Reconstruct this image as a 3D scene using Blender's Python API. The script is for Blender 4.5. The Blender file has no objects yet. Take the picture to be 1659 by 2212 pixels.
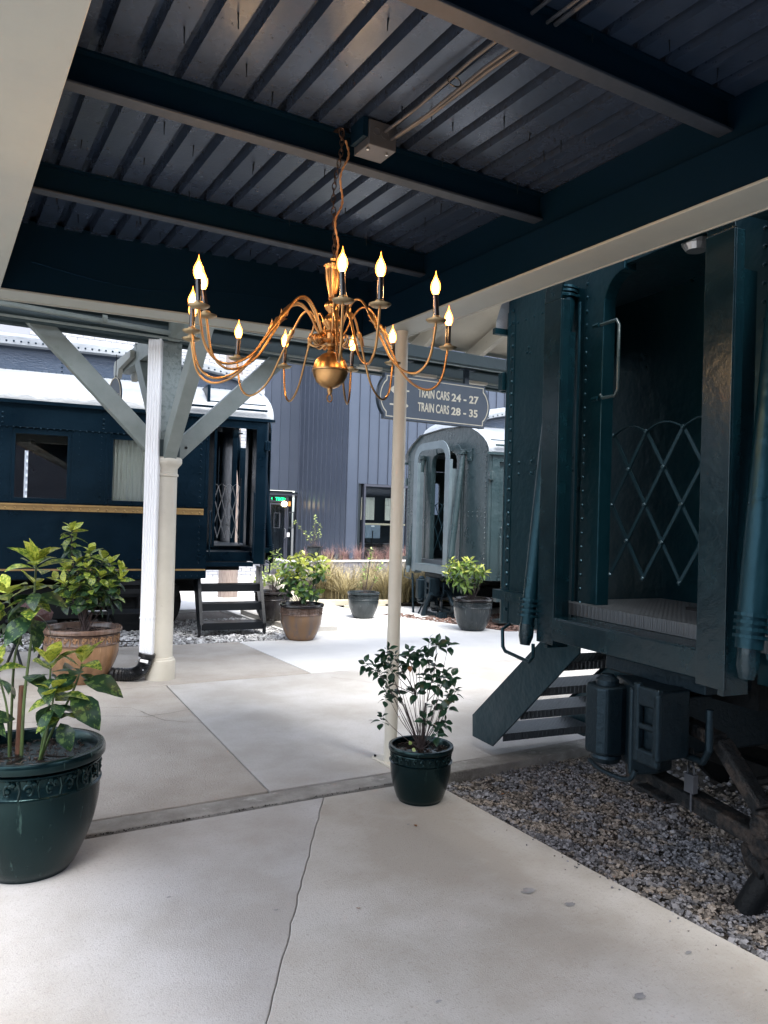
import bpy, math, random
from mathutils import Vector, Matrix, noise
R=math.radians
rnd=random.Random(7)
S=bpy.context.scene
COL=S.collection
# ------------------------------------------------------------------ camera, sky, sun, exposure
F=1661.0; W0,H0=1659.0,2212.0
cam=bpy.data.cameras.new('camera'); cam_o=bpy.data.objects.new('camera',cam); COL.objects.link(cam_o); S.camera=cam_o
cam.sensor_fit='VERTICAL'; cam.sensor_height=36.0; cam.lens=36.0*F/H0; cam.clip_start=.05; cam.clip_end=600
yaw=math.atan2(829.5+148,F); pitch=math.atan(15.2/F); roll=math.atan(.028)
fw0=Vector((math.sin(yaw),math.cos(yaw),0)); rt0=Vector((math.cos(yaw),-math.sin(yaw),0)); up0=Vector((0,0,1))
fw=fw0*math.cos(pitch)+up0*math.sin(pitch); up1=up0*math.cos(pitch)-fw0*math.sin(pitch)
rt=rt0*math.cos(roll)+up1*math.sin(roll); up=up1*math.cos(roll)-rt0*math.sin(roll)
cam_o.matrix_world=Matrix(((rt.x,up.x,-fw.x,0),(rt.y,up.y,-fw.y,0),(rt.z,up.z,-fw.z,1.6),(0,0,0,1)))
SUN_EL,SUN_AZ=R(62),R(188)     # azimuth measured clockwise from +Y
world=bpy.data.worlds.new("World"); S.world=world; world.use_nodes=True
wn=world.node_tree; bg=wn.nodes['Background']; sky=wn.nodes.new('ShaderNodeTexSky'); sky.sky_type='NISHITA'
sky.sun_disc=False; sky.sun_elevation=SUN_EL; sky.sun_rotation=SUN_AZ; sky.dust_density=2.0; sky.air_density=1.0
hs=wn.nodes.new('ShaderNodeHueSaturation'); hs.inputs['Saturation'].default_value=.45
wn.links.new(sky.outputs[0],hs.inputs['Color']); wn.links.new(hs.outputs[0],bg.inputs['Color']); bg.inputs['Strength'].default_value=.15
sl=bpy.data.lights.new('sun','SUN'); sl.energy=1.5; sl.angle=R(28); sl.color=(1,.96,.9)
so=bpy.data.objects.new('sun',sl); COL.objects.link(so)
sd=Vector((math.sin(SUN_AZ)*math.cos(SUN_EL),math.cos(SUN_AZ)*math.cos(SUN_EL),math.sin(SUN_EL)))
so.rotation_euler=sd.to_track_quat('Z','Y').to_euler(); so.location=(0,0,30)
S.view_settings.view_transform='Standard'; S.view_settings.look='None'; S.view_settings.gamma=1; S.view_settings.use_curve_mapping=False
S.view_settings.exposure=2.3
S.render.engine='CYCLES'; S.cycles.max_bounces=8; S.cycles.diffuse_bounces=5; S.cycles.glossy_bounces=4; S.cycles.transparent_max_bounces=12
S.cycles.sample_clamp_indirect=6

# ------------------------------------------------------------------ materials
MATS={}
def pbr(name,col,rough=.5,metal=0,col2=None,nscale=4,ndetail=6,lo=.4,hi=.65,bump=0,bscale=30,bdist=.01,coat=0,stretch=(1,1,1),
        col3=None,scale3=40,lo3=.6,hi3=.75,rvar=0,trans=0,emis=None,estr=0,island=0,spec=None,bump2=0,b2scale=3,tint=None):
    m=bpy.data.materials.new(name); m.use_nodes=True; nt=m.node_tree; N=nt.nodes; L=nt.links; b=N['Principled BSDF']
    b.inputs['Base Color'].default_value=(*col,1); b.inputs['Roughness'].default_value=rough; b.inputs['Metallic'].default_value=metal
    b.inputs['Coat Weight'].default_value=coat; b.inputs['Coat Roughness'].default_value=.12
    if spec is not None: b.inputs['Specular IOR Level'].default_value=spec
    if tint: b.inputs['Specular Tint'].default_value=(*tint,1)
    if trans: b.inputs['Transmission Weight'].default_value=trans
    if emis: b.inputs['Emission Color'].default_value=(*emis,1); b.inputs['Emission Strength'].default_value=estr
    tc=N.new('ShaderNodeTexCoord'); mp=N.new('ShaderNodeMapping'); mp.inputs['Scale'].default_value=stretch; L.new(tc.outputs['Object'],mp.inputs['Vector'])
    out=None
    def nz(sc,det=6):
        n=N.new('ShaderNodeTexNoise'); n.inputs['Scale'].default_value=sc; n.inputs['Detail'].default_value=det; n.inputs['Roughness'].default_value=.62
        L.new(mp.outputs[0],n.inputs['Vector']); return n
    def ramp(src,lo,hi):
        r=N.new('ShaderNodeMapRange'); r.inputs['From Min'].default_value=lo; r.inputs['From Max'].default_value=hi; L.new(src,r.inputs['Value']); return r.outputs[0]
    def mix(fac,a,bb):
        x=N.new('ShaderNodeMix'); x.data_type='RGBA'; L.new(fac,x.inputs[0])
        if isinstance(a,tuple): x.inputs[6].default_value=(*a,1)
        else: L.new(a,x.inputs[6])
        x.inputs[7].default_value=(*bb,1); return x.outputs[2]
    if col2:
        n=nz(nscale,ndetail); out=mix(ramp(n.outputs[0],lo,hi),col,col2)
        if rvar: 
            r=N.new('ShaderNodeMapRange'); r.inputs['From Min'].default_value=.3; r.inputs['From Max'].default_value=.7
            r.inputs['To Min'].default_value=rough-rvar; r.inputs['To Max'].default_value=rough+rvar; L.new(n.outputs[0],r.inputs['Value']); L.new(r.outputs[0],b.inputs['Roughness'])
    if col3:
        n=nz(scale3,4); out=mix(ramp(n.outputs[0],lo3,hi3),out if out else col,col3)
    if island:
        g=N.new('ShaderNodeNewGeometry'); h=N.new('ShaderNodeHueSaturation')
        r=N.new('ShaderNodeMapRange'); r.inputs['To Min'].default_value=1-island; r.inputs['To Max'].default_value=1+island*1.3
        L.new(g.outputs['Random Per Island'],r.inputs['Value']); L.new(r.outputs[0],h.inputs['Value'])
        if out: L.new(out,h.inputs['Color'])
        else: h.inputs['Color'].default_value=(*col,1)
        out=h.outputs[0]
    if out: L.new(out,b.inputs['Base Color'])
    if bump:
        n=nz(bscale,5); bp=N.new('ShaderNodeBump'); bp.inputs['Strength'].default_value=bump; bp.inputs['Distance'].default_value=bdist
        L.new(n.outputs[0],bp.inputs['Height'])
        if bump2:
            n2=nz(b2scale,3); bp2=N.new('ShaderNodeBump'); bp2.inputs['Strength'].default_value=bump2; bp2.inputs['Distance'].default_value=.05
            L.new(n2.outputs[0],bp2.inputs['Height']); L.new(bp2.outputs[0],bp.inputs['Normal'])
        L.new(bp.outputs[0],b.inputs['Normal'])
    MATS[name]=m; return m
M={}
M['car']=pbr('painted_steel_teal',(.0018,.0135,.0200),.33,col3=(.006,.014,.018),scale3=13,lo3=.66,hi3=.70,spec=.5,tint=(.32,.66,.85),col2=(.0024,.0155,.0225),nscale=3,bump=.3,bscale=30,bdist=.004,bump2=.22,b2scale=5,rvar=.07)
M['carblue']=pbr('painted_steel_navy',(.0004,.0030,.0068),.33,spec=.38,tint=(.28,.58,.85),col2=(.0006,.0040,.0088),nscale=2.5,bump=.35,bscale=50,bdist=.004,bump2=.2,b2scale=3,rvar=.08)
M['carfar']=pbr('painted_steel_greengrey',(.022,.040,.046),.30,col2=(.028,.048,.054),nscale=3,bump=.3,bscale=40,bdist=.004,bump2=.3,b2scale=4,rvar=.06)
M['diaph']=pbr('painted_diaphragm_plate',(.0022,.0110,.0165),.24,spec=.5,tint=(.72,.82,.9),col2=(.002,.015,.022),nscale=8,bump=.6,bscale=22,bdist=.003,rvar=.06)
M['diaphfar']=pbr('pale_diaphragm_plate',(.085,.12,.14),.4,col2=(.11,.145,.165),nscale=6,bump=.3,bscale=30,bdist=.003)
M['roofp']=pbr('roof_paint',(.26,.285,.31),.42,col2=(.17,.19,.22),nscale=2,bump=.5,bscale=14,bdist=.02,bump2=.3,b2scale=4,stretch=(.5,1,1))
M['cler']=pbr('clerestory_paint',(.03,.048,.08),.32,col2=(.04,.06,.095),nscale=4,bump=.6,bscale=18,bdist=.01,stretch=(1,1,3))
M['under']=pbr('underframe_black',(.0015,.003,.0045),.6,spec=.25,col2=(.004,.005,.006),nscale=9,bump=.6,bscale=30,bdist=.01)
M['coupler']=pbr('coupler_iron',(.0025,.0065,.010),.42,spec=.4,tint=(.5,.75,.95),col2=(.004,.008,.011),nscale=7,bump=.7,bscale=26,bdist=.008)
M['rust']=pbr('rusty_flaking_iron',(.004,.006,.008),.7,spec=.3,col2=(.032,.026,.023),nscale=11,lo=.48,hi=.6,bump=1,bscale=24,bdist=.02)
M['gold']=pbr('gold_stripe',(.30,.195,.075),.38,col2=(.24,.15,.06),nscale=8,metal=.2)
M['lattice']=pbr('lattice_steel',(.005,.018,.026),.3,metal=0,spec=.6,tint=(.5,.75,.9),bump=.2,bscale=60,bdist=.002)
M['blacksteel']=pbr('black_steel',(.0015,.004,.007),.4,bump=.3,bscale=40,bdist=.003)
M['chrome']=pbr('worn_bright_metal',(.5,.52,.54),.35,metal=.9,bump=.5,bscale=40,bdist=.004)
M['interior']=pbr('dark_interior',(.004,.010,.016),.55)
M['glass']=pbr('window_glass',(.75,.82,.86),.015,trans=1,spec=.5)
M['curtain']=pbr('cream_curtain',(.62,.6,.52),.9)
M['cream']=pbr('cream_paint',(.56,.53,.455),.45,col2=(.50,.47,.40),nscale=3,col3=(.36,.33,.28),scale3=22,lo3=.68,hi3=.74,bump=.25,bscale=35,bdist=.003)
M['creamgrey']=pbr('grey_cream_fascia',(.33,.35,.325),.5,col2=(.29,.315,.305),nscale=2,bump=.2,bscale=14,bdist=.004,stretch=(1,1,1))
M['sage']=pbr('sage_timber_paint',(.205,.24,.235),.5,col2=(.17,.205,.20),nscale=5,bump=.35,bscale=30,bdist=.005,col3=(.16,.2,.18),scale3=9,lo3=.66,hi3=.74)
M['crackle']=pbr('crackled_timber_paint',(.23,.275,.275),.5,col2=(.14,.18,.185),nscale=22,lo=.5,hi=.62,bump=.9,bscale=30,bdist=.012)
M['tealbeam']=pbr('teal_beam_paint',(.018,.038,.046),.5,col2=(.024,.045,.052),nscale=3,bump=.2,bscale=20)
M['whitepipe']=pbr('white_downspout_metal',(.82,.84,.88),.38)
M['blackpl']=pbr('black_corrugated_plastic',(.008,.009,.011),.3)
M['white']=pbr('white_label',(.8,.8,.8),.5)
M['steeldark']=pbr('dark_blue_steel',(.0013,.0080,.0175),.5,spec=.28,tint=(.2,.5,.95),col2=(.001,.0075,.015),nscale=3,bump=.2,bscale=40,bdist=.003)
M['flange']=pbr('flange_grey_violet',(.014,.024,.040),.6,col2=(.022,.032,.05),nscale=40,bump=.2,bscale=80,bdist=.002)
M['deck']=pbr('deck_painted_steel',(.024,.036,.062),.28,spec=.55,tint=(.5,.7,1),col2=(.017,.028,.050),nscale=5,bump=.25,bscale=60,bdist=.003,col3=(.018,.022,.032),scale3=26,lo3=.62,hi3=.68,rvar=.06)
M['galv']=pbr('galvanised_steel',(.06,.066,.08),.45,metal=.2,col2=(.045,.052,.064),nscale=14)
M['brass']=pbr('brushed_brass',(.50,.29,.12),.32,metal=1,col2=(.38,.22,.10),nscale=5)
M['brassdull']=pbr('dull_brass_disc',(.42,.33,.2),.38,metal=1,col2=(.3,.24,.15),nscale=12)
M['darkbrass']=pbr('dark_bronze_chain',(.10,.065,.05),.4,metal=.8)
M['cord']=pbr('gold_twisted_cord',(.55,.30,.14),.45,metal=.2)
M['candle']=pbr('glossy_black_sleeve',(.012,.012,.016),.12,coat=.6)
M['bulb']=pbr('lit_bulb_glass',(1,.5,.15),.3,emis=(1,.26,.03),estr=1.7)
_n=M['bulb'].node_tree; _t=_n.nodes.new('ShaderNodeBsdfTransparent'); _m=_n.nodes.new('ShaderNodeMixShader'); _m.inputs[0].default_value=.5; _n.links.new(_n.nodes['Principled BSDF'].outputs[0],_m.inputs[1]); _n.links.new(_t.outputs[0],_m.inputs[2]); _n.links.new(_m.outputs[0],_n.nodes['Material Output'].inputs['Surface'])
M['filament']=pbr('lit_filament',(1,.9,.7),.3,emis=(1,.70,.34),estr=5)
M['globe']=pbr('lit_globe',(1,.8,.5),.3,emis=(1,.72,.36),estr=3)
M['warmglow']=pbr('lit_wall_lamp',(.8,.35,.1),.4,emis=(1,.36,.07),estr=.35)
M['exit']=pbr('green_exit_light',(.02,.6,.2),.4,emis=(.02,.9,.28),estr=1.0)
M['conc']=pbr('concrete_grey',(.45,.445,.445),.88,col2=(.355,.34,.32),nscale=1.1,ndetail=14,lo=.40,hi=.60,bump=.35,bscale=150,bdist=.008,col3=(.27,.265,.26),scale3=75,lo3=.52,hi3=.85)
M['concwarm']=pbr('concrete_warm',(.35,.325,.285),.88,col2=(.46,.445,.42),nscale=1.1,ndetail=14,lo=.40,hi=.60,bump=.35,bscale=150,bdist=.008,col3=(.27,.25,.225),scale3=70,lo3=.55,hi3=.8)
M['conctan']=pbr('concrete_stained_tan',(.42,.395,.365),.88,col2=(.31,.28,.245),nscale=1.5,ndetail=14,lo=.36,hi=.66,bump=.8,bscale=95,bdist=.008,col3=(.25,.225,.195),scale3=70,lo3=.54,hi3=.8)
M['conclight']=pbr('concrete_pale',(.62,.62,.61),.85,col2=(.50,.50,.50),nscale=.9,ndetail=10,lo=.35,hi=.7,bump=.3,bscale=140,bdist=.004)
M['concrough']=pbr('concrete_rough_kerb',(.33,.32,.30),.9,col2=(.23,.22,.205),nscale=5,lo=.4,hi=.6,bump=1,bscale=60,bdist=.012,col3=(.38,.37,.35),scale3=7,lo3=.6,hi3=.66)
M['crack']=pbr('dark_crack_dirt',(.05,.045,.04),.95)
M['stain']=pbr('dark_stain',(.20,.20,.205),.9,col2=(.3,.3,.3),nscale=14)
M['dirt']=pbr('dark_soil_ground',(.07,.062,.055),.95,col2=(.12,.11,.1),nscale=20,bump=.8,bscale=60,bdist=.02)
M['gravel']=pbr('gravel_stones',(.155,.155,.165),.78,island=.72,col2=(.19,.165,.14),nscale=6,lo=.5,hi=.56,bump=.3,bscale=90,bdist=.003)
M['whitegravel']=pbr('white_gravel_stones',(.42,.42,.42),.75,island=.45)
M['chip']=pbr('soil_bark_chip',(.045,.03,.024),.9,island=.6)
M['mulch']=pbr('wood_mulch',(.13,.08,.065),.9,island=.5)
M['wallmetal']=pbr('standing_seam_cladding',(.048,.058,.080),.35,spec=.45,tint=(.6,.75,1),col2=(.058,.068,.092),nscale=.6,bump=.15,bscale=1.5,bdist=.03)
M['framemetal']=pbr('door_frame_metal',(.03,.034,.05),.5)
M['whitebrick']=pbr('white_painted_brick',(.36,.37,.40),.8,col2=(.30,.31,.34),nscale=2,island=.06)
M['mortar']=pbr('mortar',(.22,.23,.26),.9)
M['block']=pbr('grey_block',(.17,.17,.20),.8,island=.12,bump=.5,bscale=30,bdist=.01)
M['kerb']=pbr('pale_kerb_stone',(.5,.46,.36),.85,col2=(.42,.38,.3),nscale=4)
M['soil']=pbr('potting_soil',(.008,.0065,.006),.95,spec=.1,col2=(.018,.013,.010),nscale=40,bump=1,bscale=60,bdist=.02)
M['bark']=pbr('dark_twig_bark',(.055,.04,.04),.75,bump=.4,bscale=60,bdist=.002)
M['greenstem']=pbr('green_stem',(.09,.14,.04),.5,col2=(.05,.07,.03),nscale=12)
M['stake']=pbr('wooden_stake',(.13,.055,.03),.7,col2=(.09,.04,.025),nscale=30,stretch=(6,6,1),bump=.5,bscale=20)
M['pole']=pbr('weathered_pole_wood',(.22,.17,.15),.85,col2=(.32,.27,.24),nscale=9,stretch=(6,6,.6),bump=.8,bscale=16)
M['signface']=pbr('sign_slate_blue',(.065,.085,.115),.55,col2=(.08,.10,.13),nscale=2)
M['signedge']=pbr('sign_dark_edge',(.02,.035,.055),.4)
M['signtext']=pbr('sign_cream_lettering',(.62,.58,.47),.6)
M['maroon']=pbr('crumpled_maroon_vinyl',(.055,.022,.02),.4,col2=(.09,.04,.035),nscale=9,bump=1,bscale=14,bdist=.03)
M['sheddeck']=pbr('cream_soffit_boards',(.60,.56,.47),.6,col2=(.52,.48,.4),nscale=3)
M['grass']=pbr('ornamental_grass',(.30,.25,.13),.8,island=.5)
M['pinkgrass']=pbr('pink_muhly_grass',(.20,.115,.105),.8,island=.5)
M['monitor']=pbr('monitor_shell',(.16,.2,.24),.4)
M['beige']=pbr('beige_sash_bar',(.5,.42,.28),.5)

def leafmat(name,base,spot,lo,hi,scale=60,rough=.33):
    m=pbr(name,base,rough,col2=spot,nscale=scale,ndetail=2,lo=lo,hi=hi,coat=.05)
    nt=m.node_tree; b=nt.nodes['Principled BSDF']; out=nt.nodes['Material Output']
    # thin leaves let some light through
    tr=nt.nodes.new('ShaderNodeBsdfTranslucent'); mx=nt.nodes.new('ShaderNodeMixShader'); mx.inputs[0].default_value=.3
    src=b.inputs['Base Color'].links[0].from_socket
    # vary per leaf object
    oi=nt.nodes.new('ShaderNodeObjectInfo'); h=nt.nodes.new('ShaderNodeHueSaturation'); r=nt.nodes.new('ShaderNodeMapRange')
    r.inputs['To Min'].default_value=.7; r.inputs['To Max'].default_value=1.35; nt.links.new(oi.outputs['Random'],r.inputs['Value']); nt.links.new(r.outputs[0],h.inputs['Value'])
    nt.links.new(src,h.inputs['Color']); nt.links.new(h.outputs[0],b.inputs['Base Color']); nt.links.new(h.outputs[0],tr.inputs['Color'])
    nt.links.new(b.outputs[0],mx.inputs[1]); nt.links.new(tr.outputs[0],mx.inputs[2]); nt.links.new(mx.outputs[0],out.inputs['Surface'])
    return m
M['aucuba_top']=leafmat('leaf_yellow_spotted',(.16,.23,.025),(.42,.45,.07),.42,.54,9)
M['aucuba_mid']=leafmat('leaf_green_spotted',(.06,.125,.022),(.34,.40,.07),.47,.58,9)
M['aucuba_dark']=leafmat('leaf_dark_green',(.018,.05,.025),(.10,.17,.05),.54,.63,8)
M['camellia']=leafmat('leaf_camellia',(.012,.045,.024),(.022,.07,.036),.45,.6,4,.28)
M['bushsunlit']=leafmat('leaf_sunlit_yellowgreen',(.30,.36,.05),(.42,.44,.09),.45,.6,4)  # sunlit crown tops put into the leaf colour
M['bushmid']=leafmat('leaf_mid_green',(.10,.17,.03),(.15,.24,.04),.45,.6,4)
M['bushshaded']=leafmat('leaf_shaded_green',(.025,.07,.025),(.04,.10,.03),.45,.6,4)  # shade low in the crowns put into the leaf colour
M['palegreen']=leafmat('leaf_pale_green',(.26,.34,.10),(.36,.42,.15),.45,.6,4)
M['orangeleaf']=leafmat('leaf_brown_orange',(.3,.12,.04),(.2,.08,.03),.45,.6,20)

def glazed(name,c1,c2,c3,sc):
    m=pbr(name,c1,.16,col2=c2,nscale=sc,stretch=(7,7,.8),lo=.42,hi=.62,coat=.0,spec=.42,tint=(.5,.85,.85) if c1[0]<.005 else None,col3=c3,scale3=sc*2.2,lo3=.62,hi3=.74,bump=.25,bscale=30,bdist=.003); return m
M['potgreen']=glazed('glazed_dark_green',(.0008,.0045,.0062),(.0016,.0068,.008),(.03,.055,.05),2.5)
M['pottan']=glazed('glazed_tan_brown',(.30,.17,.09),(.21,.12,.065),(.40,.25,.14),2.0)
M['potrimbrown']=glazed('glazed_brown_rim',(.10,.065,.05),(.16,.105,.08),(.26,.2,.16),3)
M['potmixed']=glazed('glazed_brown_grey',(.20,.115,.06),(.13,.10,.085),(.30,.15,.09),1.2)
M['potdarkrim']=glazed('glazed_black_brown',(.014,.013,.015),(.022,.019,.018),(.09,.08,.07),3)
M['potgrey']=glazed('glazed_slate_grey',(.028,.036,.04),(.018,.025,.028),(.10,.12,.12),2.4)
def diamondplate():
    m=pbr('diamond_tread_plate',(.085,.10,.115),.42,metal=.3); nt=m.node_tree; N=nt.nodes; L=nt.links; b=N['Principled BSDF']
    tc=[n for n in N if n.type=='TEX_COORD'][0]
    outs=[]
    for ang,ph in ((45,0),(-45,.5)):
        mp=N.new('ShaderNodeMapping'); mp.inputs['Rotation'].default_value=(0,0,R(ang)); mp.inputs['Location'].default_value=(ph*.02,ph*.02,0); L.new(tc.outputs['Object'],mp.inputs['Vector'])
        bt=N.new('ShaderNodeTexBrick'); bt.inputs['Scale'].default_value=1; bt.inputs['Brick Width'].default_value=.045; bt.inputs['Row Height'].default_value=.022
        bt.inputs['Mortar Size'].default_value=.0075; bt.inputs['Mortar Smooth'].default_value=.4; L.new(mp.outputs[0],bt.inputs['Vector']); outs.append(bt.outputs['Fac'])
    mu=N.new('ShaderNodeMath'); mu.operation='MULTIPLY'; L.new(outs[0],mu.inputs[0]); L.new(outs[1],mu.inputs[1])
    bp=N.new('ShaderNodeBump'); bp.inputs['Distance'].default_value=.004; bp.inputs['Strength'].default_value=1; bp.invert=True; L.new(mu.outputs[0],bp.inputs['Height']); L.new(bp.outputs[0],b.inputs['Normal'])
    return m
M['tread']=diamondplate()

# ------------------------------------------------------------------ mesh helpers
def V(*a): return Vector(a)
class MB:
    def __init__(s): s.v=[]; s.f=[]
    def add(s,vs,fs):
        o=len(s.v); s.v+=[tuple(p) for p in vs]; s.f+=[tuple(i+o for i in f) for f in fs]; return s
    def box(s,x0,y0,z0,x1,y1,z1):
        if x0>x1:x0,x1=x1,x0
        if y0>y1:y0,y1=y1,y0
        if z0>z1:z0,z1=z1,z0
        return s.add([(x0,y0,z0),(x1,y0,z0),(x1,y1,z0),(x0,y1,z0),(x0,y0,z1),(x1,y0,z1),(x1,y1,z1),(x0,y1,z1)],
                     [(0,3,2,1),(4,5,6,7),(0,1,5,4),(1,2,6,5),(2,3,7,6),(3,0,4,7)])
    def bar(s,p,q,w,h,up=(0,0,1)):
        p=Vector(p);q=Vector(q); d=(q-p).normalized(); u=Vector(up)
        if abs(d.dot(u))>.98:u=Vector((1,0,0))
        a=d.cross(u).normalized()*(w/2); b=a.cross(d).normalized()*(h/2)
        c=[p-a-b,p+a-b,p+a+b,p-a+b,q-a-b,q+a-b,q+a+b,q-a+b]
        return s.add(c,[(0,1,2,3),(7,6,5,4),(0,4,5,1),(1,5,6,2),(2,6,7,3),(3,7,4,0)])
    def tube(s,pts,r,n=8,closed=False,cap=True):
        pts=[Vector(p) for p in pts]; m=len(pts); rs=r if isinstance(r,(list,tuple)) else [r]*m
        rings=[]; prev=None
        for i,p in enumerate(pts):
            a=pts[(i-1)%m] if (closed or i>0) else p; b=pts[(i+1)%m] if (closed or i<m-1) else p
            t=(b-a).normalized() if (b-a).length>1e-9 else Vector((0,0,1))
            if prev is None:
                u=t.cross(Vector((0,0,1))); 
                if u.length<.05: u=t.cross(Vector((1,0,0)))
            else: u=prev-t*prev.dot(t)
            u.normalize(); prev=u; w=t.cross(u)
            rings.append([p+(u*math.cos(2*math.pi*k/n)+w*math.sin(2*math.pi*k/n))*rs[i] for k in range(n)])
        vs=[v for g in rings for v in g]; fs=[]
        for i in range(m if closed else m-1):
            j=(i+1)%m
            for k in range(n): fs.append((i*n+k,i*n+(k+1)%n,j*n+(k+1)%n,j*n+k))
        if cap and not closed: fs.append(tuple(range(n-1,-1,-1))); fs.append(tuple((m-1)*n+k for k in range(n)))
        return s.add(vs,fs)
    def lathe(s,prof,n=24,c=(0,0,0),flute=0,nf=16):
        vs=[];fs=[]
        for (r,z) in prof:
            for k in range(n):
                a=2*math.pi*k/n; rr=r*(1+flute*math.cos(a*nf)); vs.append((c[0]+rr*math.cos(a),c[1]+rr*math.sin(a),c[2]+z))
        for i in range(len(prof)-1):
            for k in range(n): fs.append((i*n+k,i*n+(k+1)%n,(i+1)*n+(k+1)%n,(i+1)*n+k))
        if prof[0][0]>1e-6: fs.append(tuple(range(n-1,-1,-1)))
        if prof[-1][0]>1e-6: fs.append(tuple((len(prof)-1)*n+k for k in range(n)))
        return s.add(vs,fs)
    def prism(s,poly,o,u,v,d):
        o=Vector(o);u=Vector(u);v=Vector(v);d=Vector(d); n=len(poly)
        a=[o+u*p[0]+v*p[1] for p in poly]; b=[p+d for p in a]
        return s.add(a+b,[tuple(range(n)),tuple(range(2*n-1,n-1,-1))]+[(i,i+n,(i+1)%n+n,(i+1)%n) for i in range(n)])
    def ring(s,outer,inner,o,u,v,d):   # plate with a hole; outlines with equal counts
        o=Vector(o);u=Vector(u);v=Vector(v);d=Vector(d); n=len(outer)
        A=[o+u*p[0]+v*p[1] for p in outer];B=[o+u*p[0]+v*p[1] for p in inner]
        vs=A+B+[p+d for p in A]+[p+d for p in B]; fs=[]
        for i in range(n):
            j=(i+1)%n; fs+=[(i,j,n+j,n+i),(2*n+i,3*n+i,3*n+j,2*n+j),(i,2*n+i,2*n+j,j),(n+i,n+j,3*n+j,3*n+i)]
        return s.add(vs,fs)
    def rivet(s,c,nrm,r=.012):
        r*=1.3
        c=Vector(c);n=Vector(nrm).normalized(); u=n.orthogonal().normalized(); w=n.cross(u); vs=[]
        for rr,h in ((1,0),(.72,.55)):
            for k in range(6): a=math.pi*k/3; vs.append(c+(u*math.cos(a)+w*math.sin(a))*r*rr+n*h*r)
        vs.append(c+n*r*.8); fs=[(k,(k+1)%6,6+(k+1)%6,6+k) for k in range(6)]+[(6+k,6+(k+1)%6,12) for k in range(6)]
        return s.add(vs,fs)
    def build(s,name,mat,parent=None,smooth=False,bevel=0,kind=None,label=None,seg=2):
        me=bpy.data.meshes.new(name); me.from_pydata(s.v,[],s.f); me.materials.append(M[mat] if isinstance(mat,str) else mat)
        if smooth:
            me.polygons.foreach_set('use_smooth',[True]*len(me.polygons))
            try: me.set_sharp_from_angle(angle=R(42))
            except Exception: pass
        me.update()
        o=bpy.data.objects.new(name,me); COL.objects.link(o)
        if parent is not None: o.parent=parent
        if bevel:
            b=o.modifiers.new('bevel','BEVEL'); b.width=bevel; b.segments=seg; b.limit_method='ANGLE'; b.angle_limit=R(40); b.harden_normals=False
        if kind:o['kind']=kind
        if label:o['label']=label
        return o
def thing(name,label,cat,loc=(0,0,0),rz=0,group=None):
    o=bpy.data.objects.new(name,None); COL.objects.link(o); o.location=loc; o.rotation_euler=(0,0,rz); o.empty_display_size=.1
    o['label']=label; o['category']=cat
    if group:o['group']=group
    return o
def tag(o,label,cat,group=None):
    o['label']=label;o['category']=cat
    if group:o['group']=group
    return o
def inst(o,parent,mat=None):
    c=o.copy(); COL.objects.link(c); c.parent=parent
    if mat is not None: c.matrix_local=mat
    return c
def catmull(pts,k=6):
    P=[Vector(p) for p in pts]; out=[]
    for i in range(len(P)-1):
        a=P[max(i-1,0)];b=P[i];c=P[i+1];d=P[min(i+2,len(P)-1)]
        for j in range(k):
            t=j/k; out.append(.5*((2*b)+(c-a)*t+(2*a-5*b+4*c-d)*t*t+(3*b-a-3*c+d)*t**3))
    out.append(P[-1]); return out
def text_mesh(txt,size,name,mat,parent,mw,sx=1.0,ext=.002,bold=0):
    cu=bpy.data.curves.new(name,'FONT'); cu.body=txt; cu.size=size; cu.extrude=ext; cu.offset=bold; cu.resolution_u=3
    tmp=bpy.data.objects.new('tmp',cu); COL.objects.link(tmp); dg=bpy.context.evaluated_depsgraph_get()
    me=bpy.data.meshes.new_from_object(tmp.evaluated_get(dg)); bpy.data.objects.remove(tmp)
    me.materials.clear(); me.materials.append(M[mat]); me.transform(Matrix.Diagonal((sx,1,1,1)))
    o=bpy.data.objects.new(name,me); COL.objects.link(o); o.parent=parent; o.matrix_local=mw; return o
TANG=R(-6.776); TA=V(.9930,-.1180,0); TN=V(.1180,.9930,0)

# ================================================================== THE GROUND
g=MB(); g.add([(-150,-150,-.12),(200,-150,-.12),(200,200,-.12),(-150,200,-.12)],[(0,1,2,3)]); g.build('ground','dirt')['kind']='structure'
def wob(p,q,n,amp,seed):
    r=random.Random(seed); p=Vector(p);q=Vector(q); d=(q-p); nn=Vector((-d.y,d.x)).normalized(); out=[]
    for i in range(n+1):
        t=i/n; out.append(p+d*t+nn*(r.uniform(-amp,amp) if 0<i<n else 0))
    return out
pave=bpy.data.objects.new('pavement',None); COL.objects.link(pave); pave['kind']='structure'
def slab(poly,mat,z=0,th=.11,label=None,bev=.005):
    m=MB(); m.prism([(p[0],p[1]) for p in poly],(0,0,z-th),(1,0,0),(0,1,0),(0,0,th)); m.f[0]=m.f[0][::-1]; m.f[1]=m.f[1][::-1]
    # fix winding: recalc
    import bmesh
    o=m.build('slab',mat,pave,bevel=bev); bm=bmesh.new(); bm.from_mesh(o.data); bmesh.ops.recalc_face_normals(bm,faces=bm.faces); bm.to_mesh(o.data); bm.free()
    if label:o['label']=label
    return o
J=.0016
crackF=wob((.95,2.26),(1.98,3.955),26,.005,3); c0=[V(p.x,p.y) for p in crackF]
dirc=(V(.95,2.26)-V(1.98,3.955)).normalized(); tail=wob((.95,2.26),tuple(V(.95,2.26)+dirc*4.2),30,.005,4)
line=[(p.x,p.y) for p in reversed(tail)][:-1]+[(p.x,p.y) for p in c0]
lowx,lowy=line[0]
slab([(-6,lowy-.5)]+[(lowx-J,lowy-.5)]+[(x-J,y) for x,y in line]+[(-6,3.98)],'conc')
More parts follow.
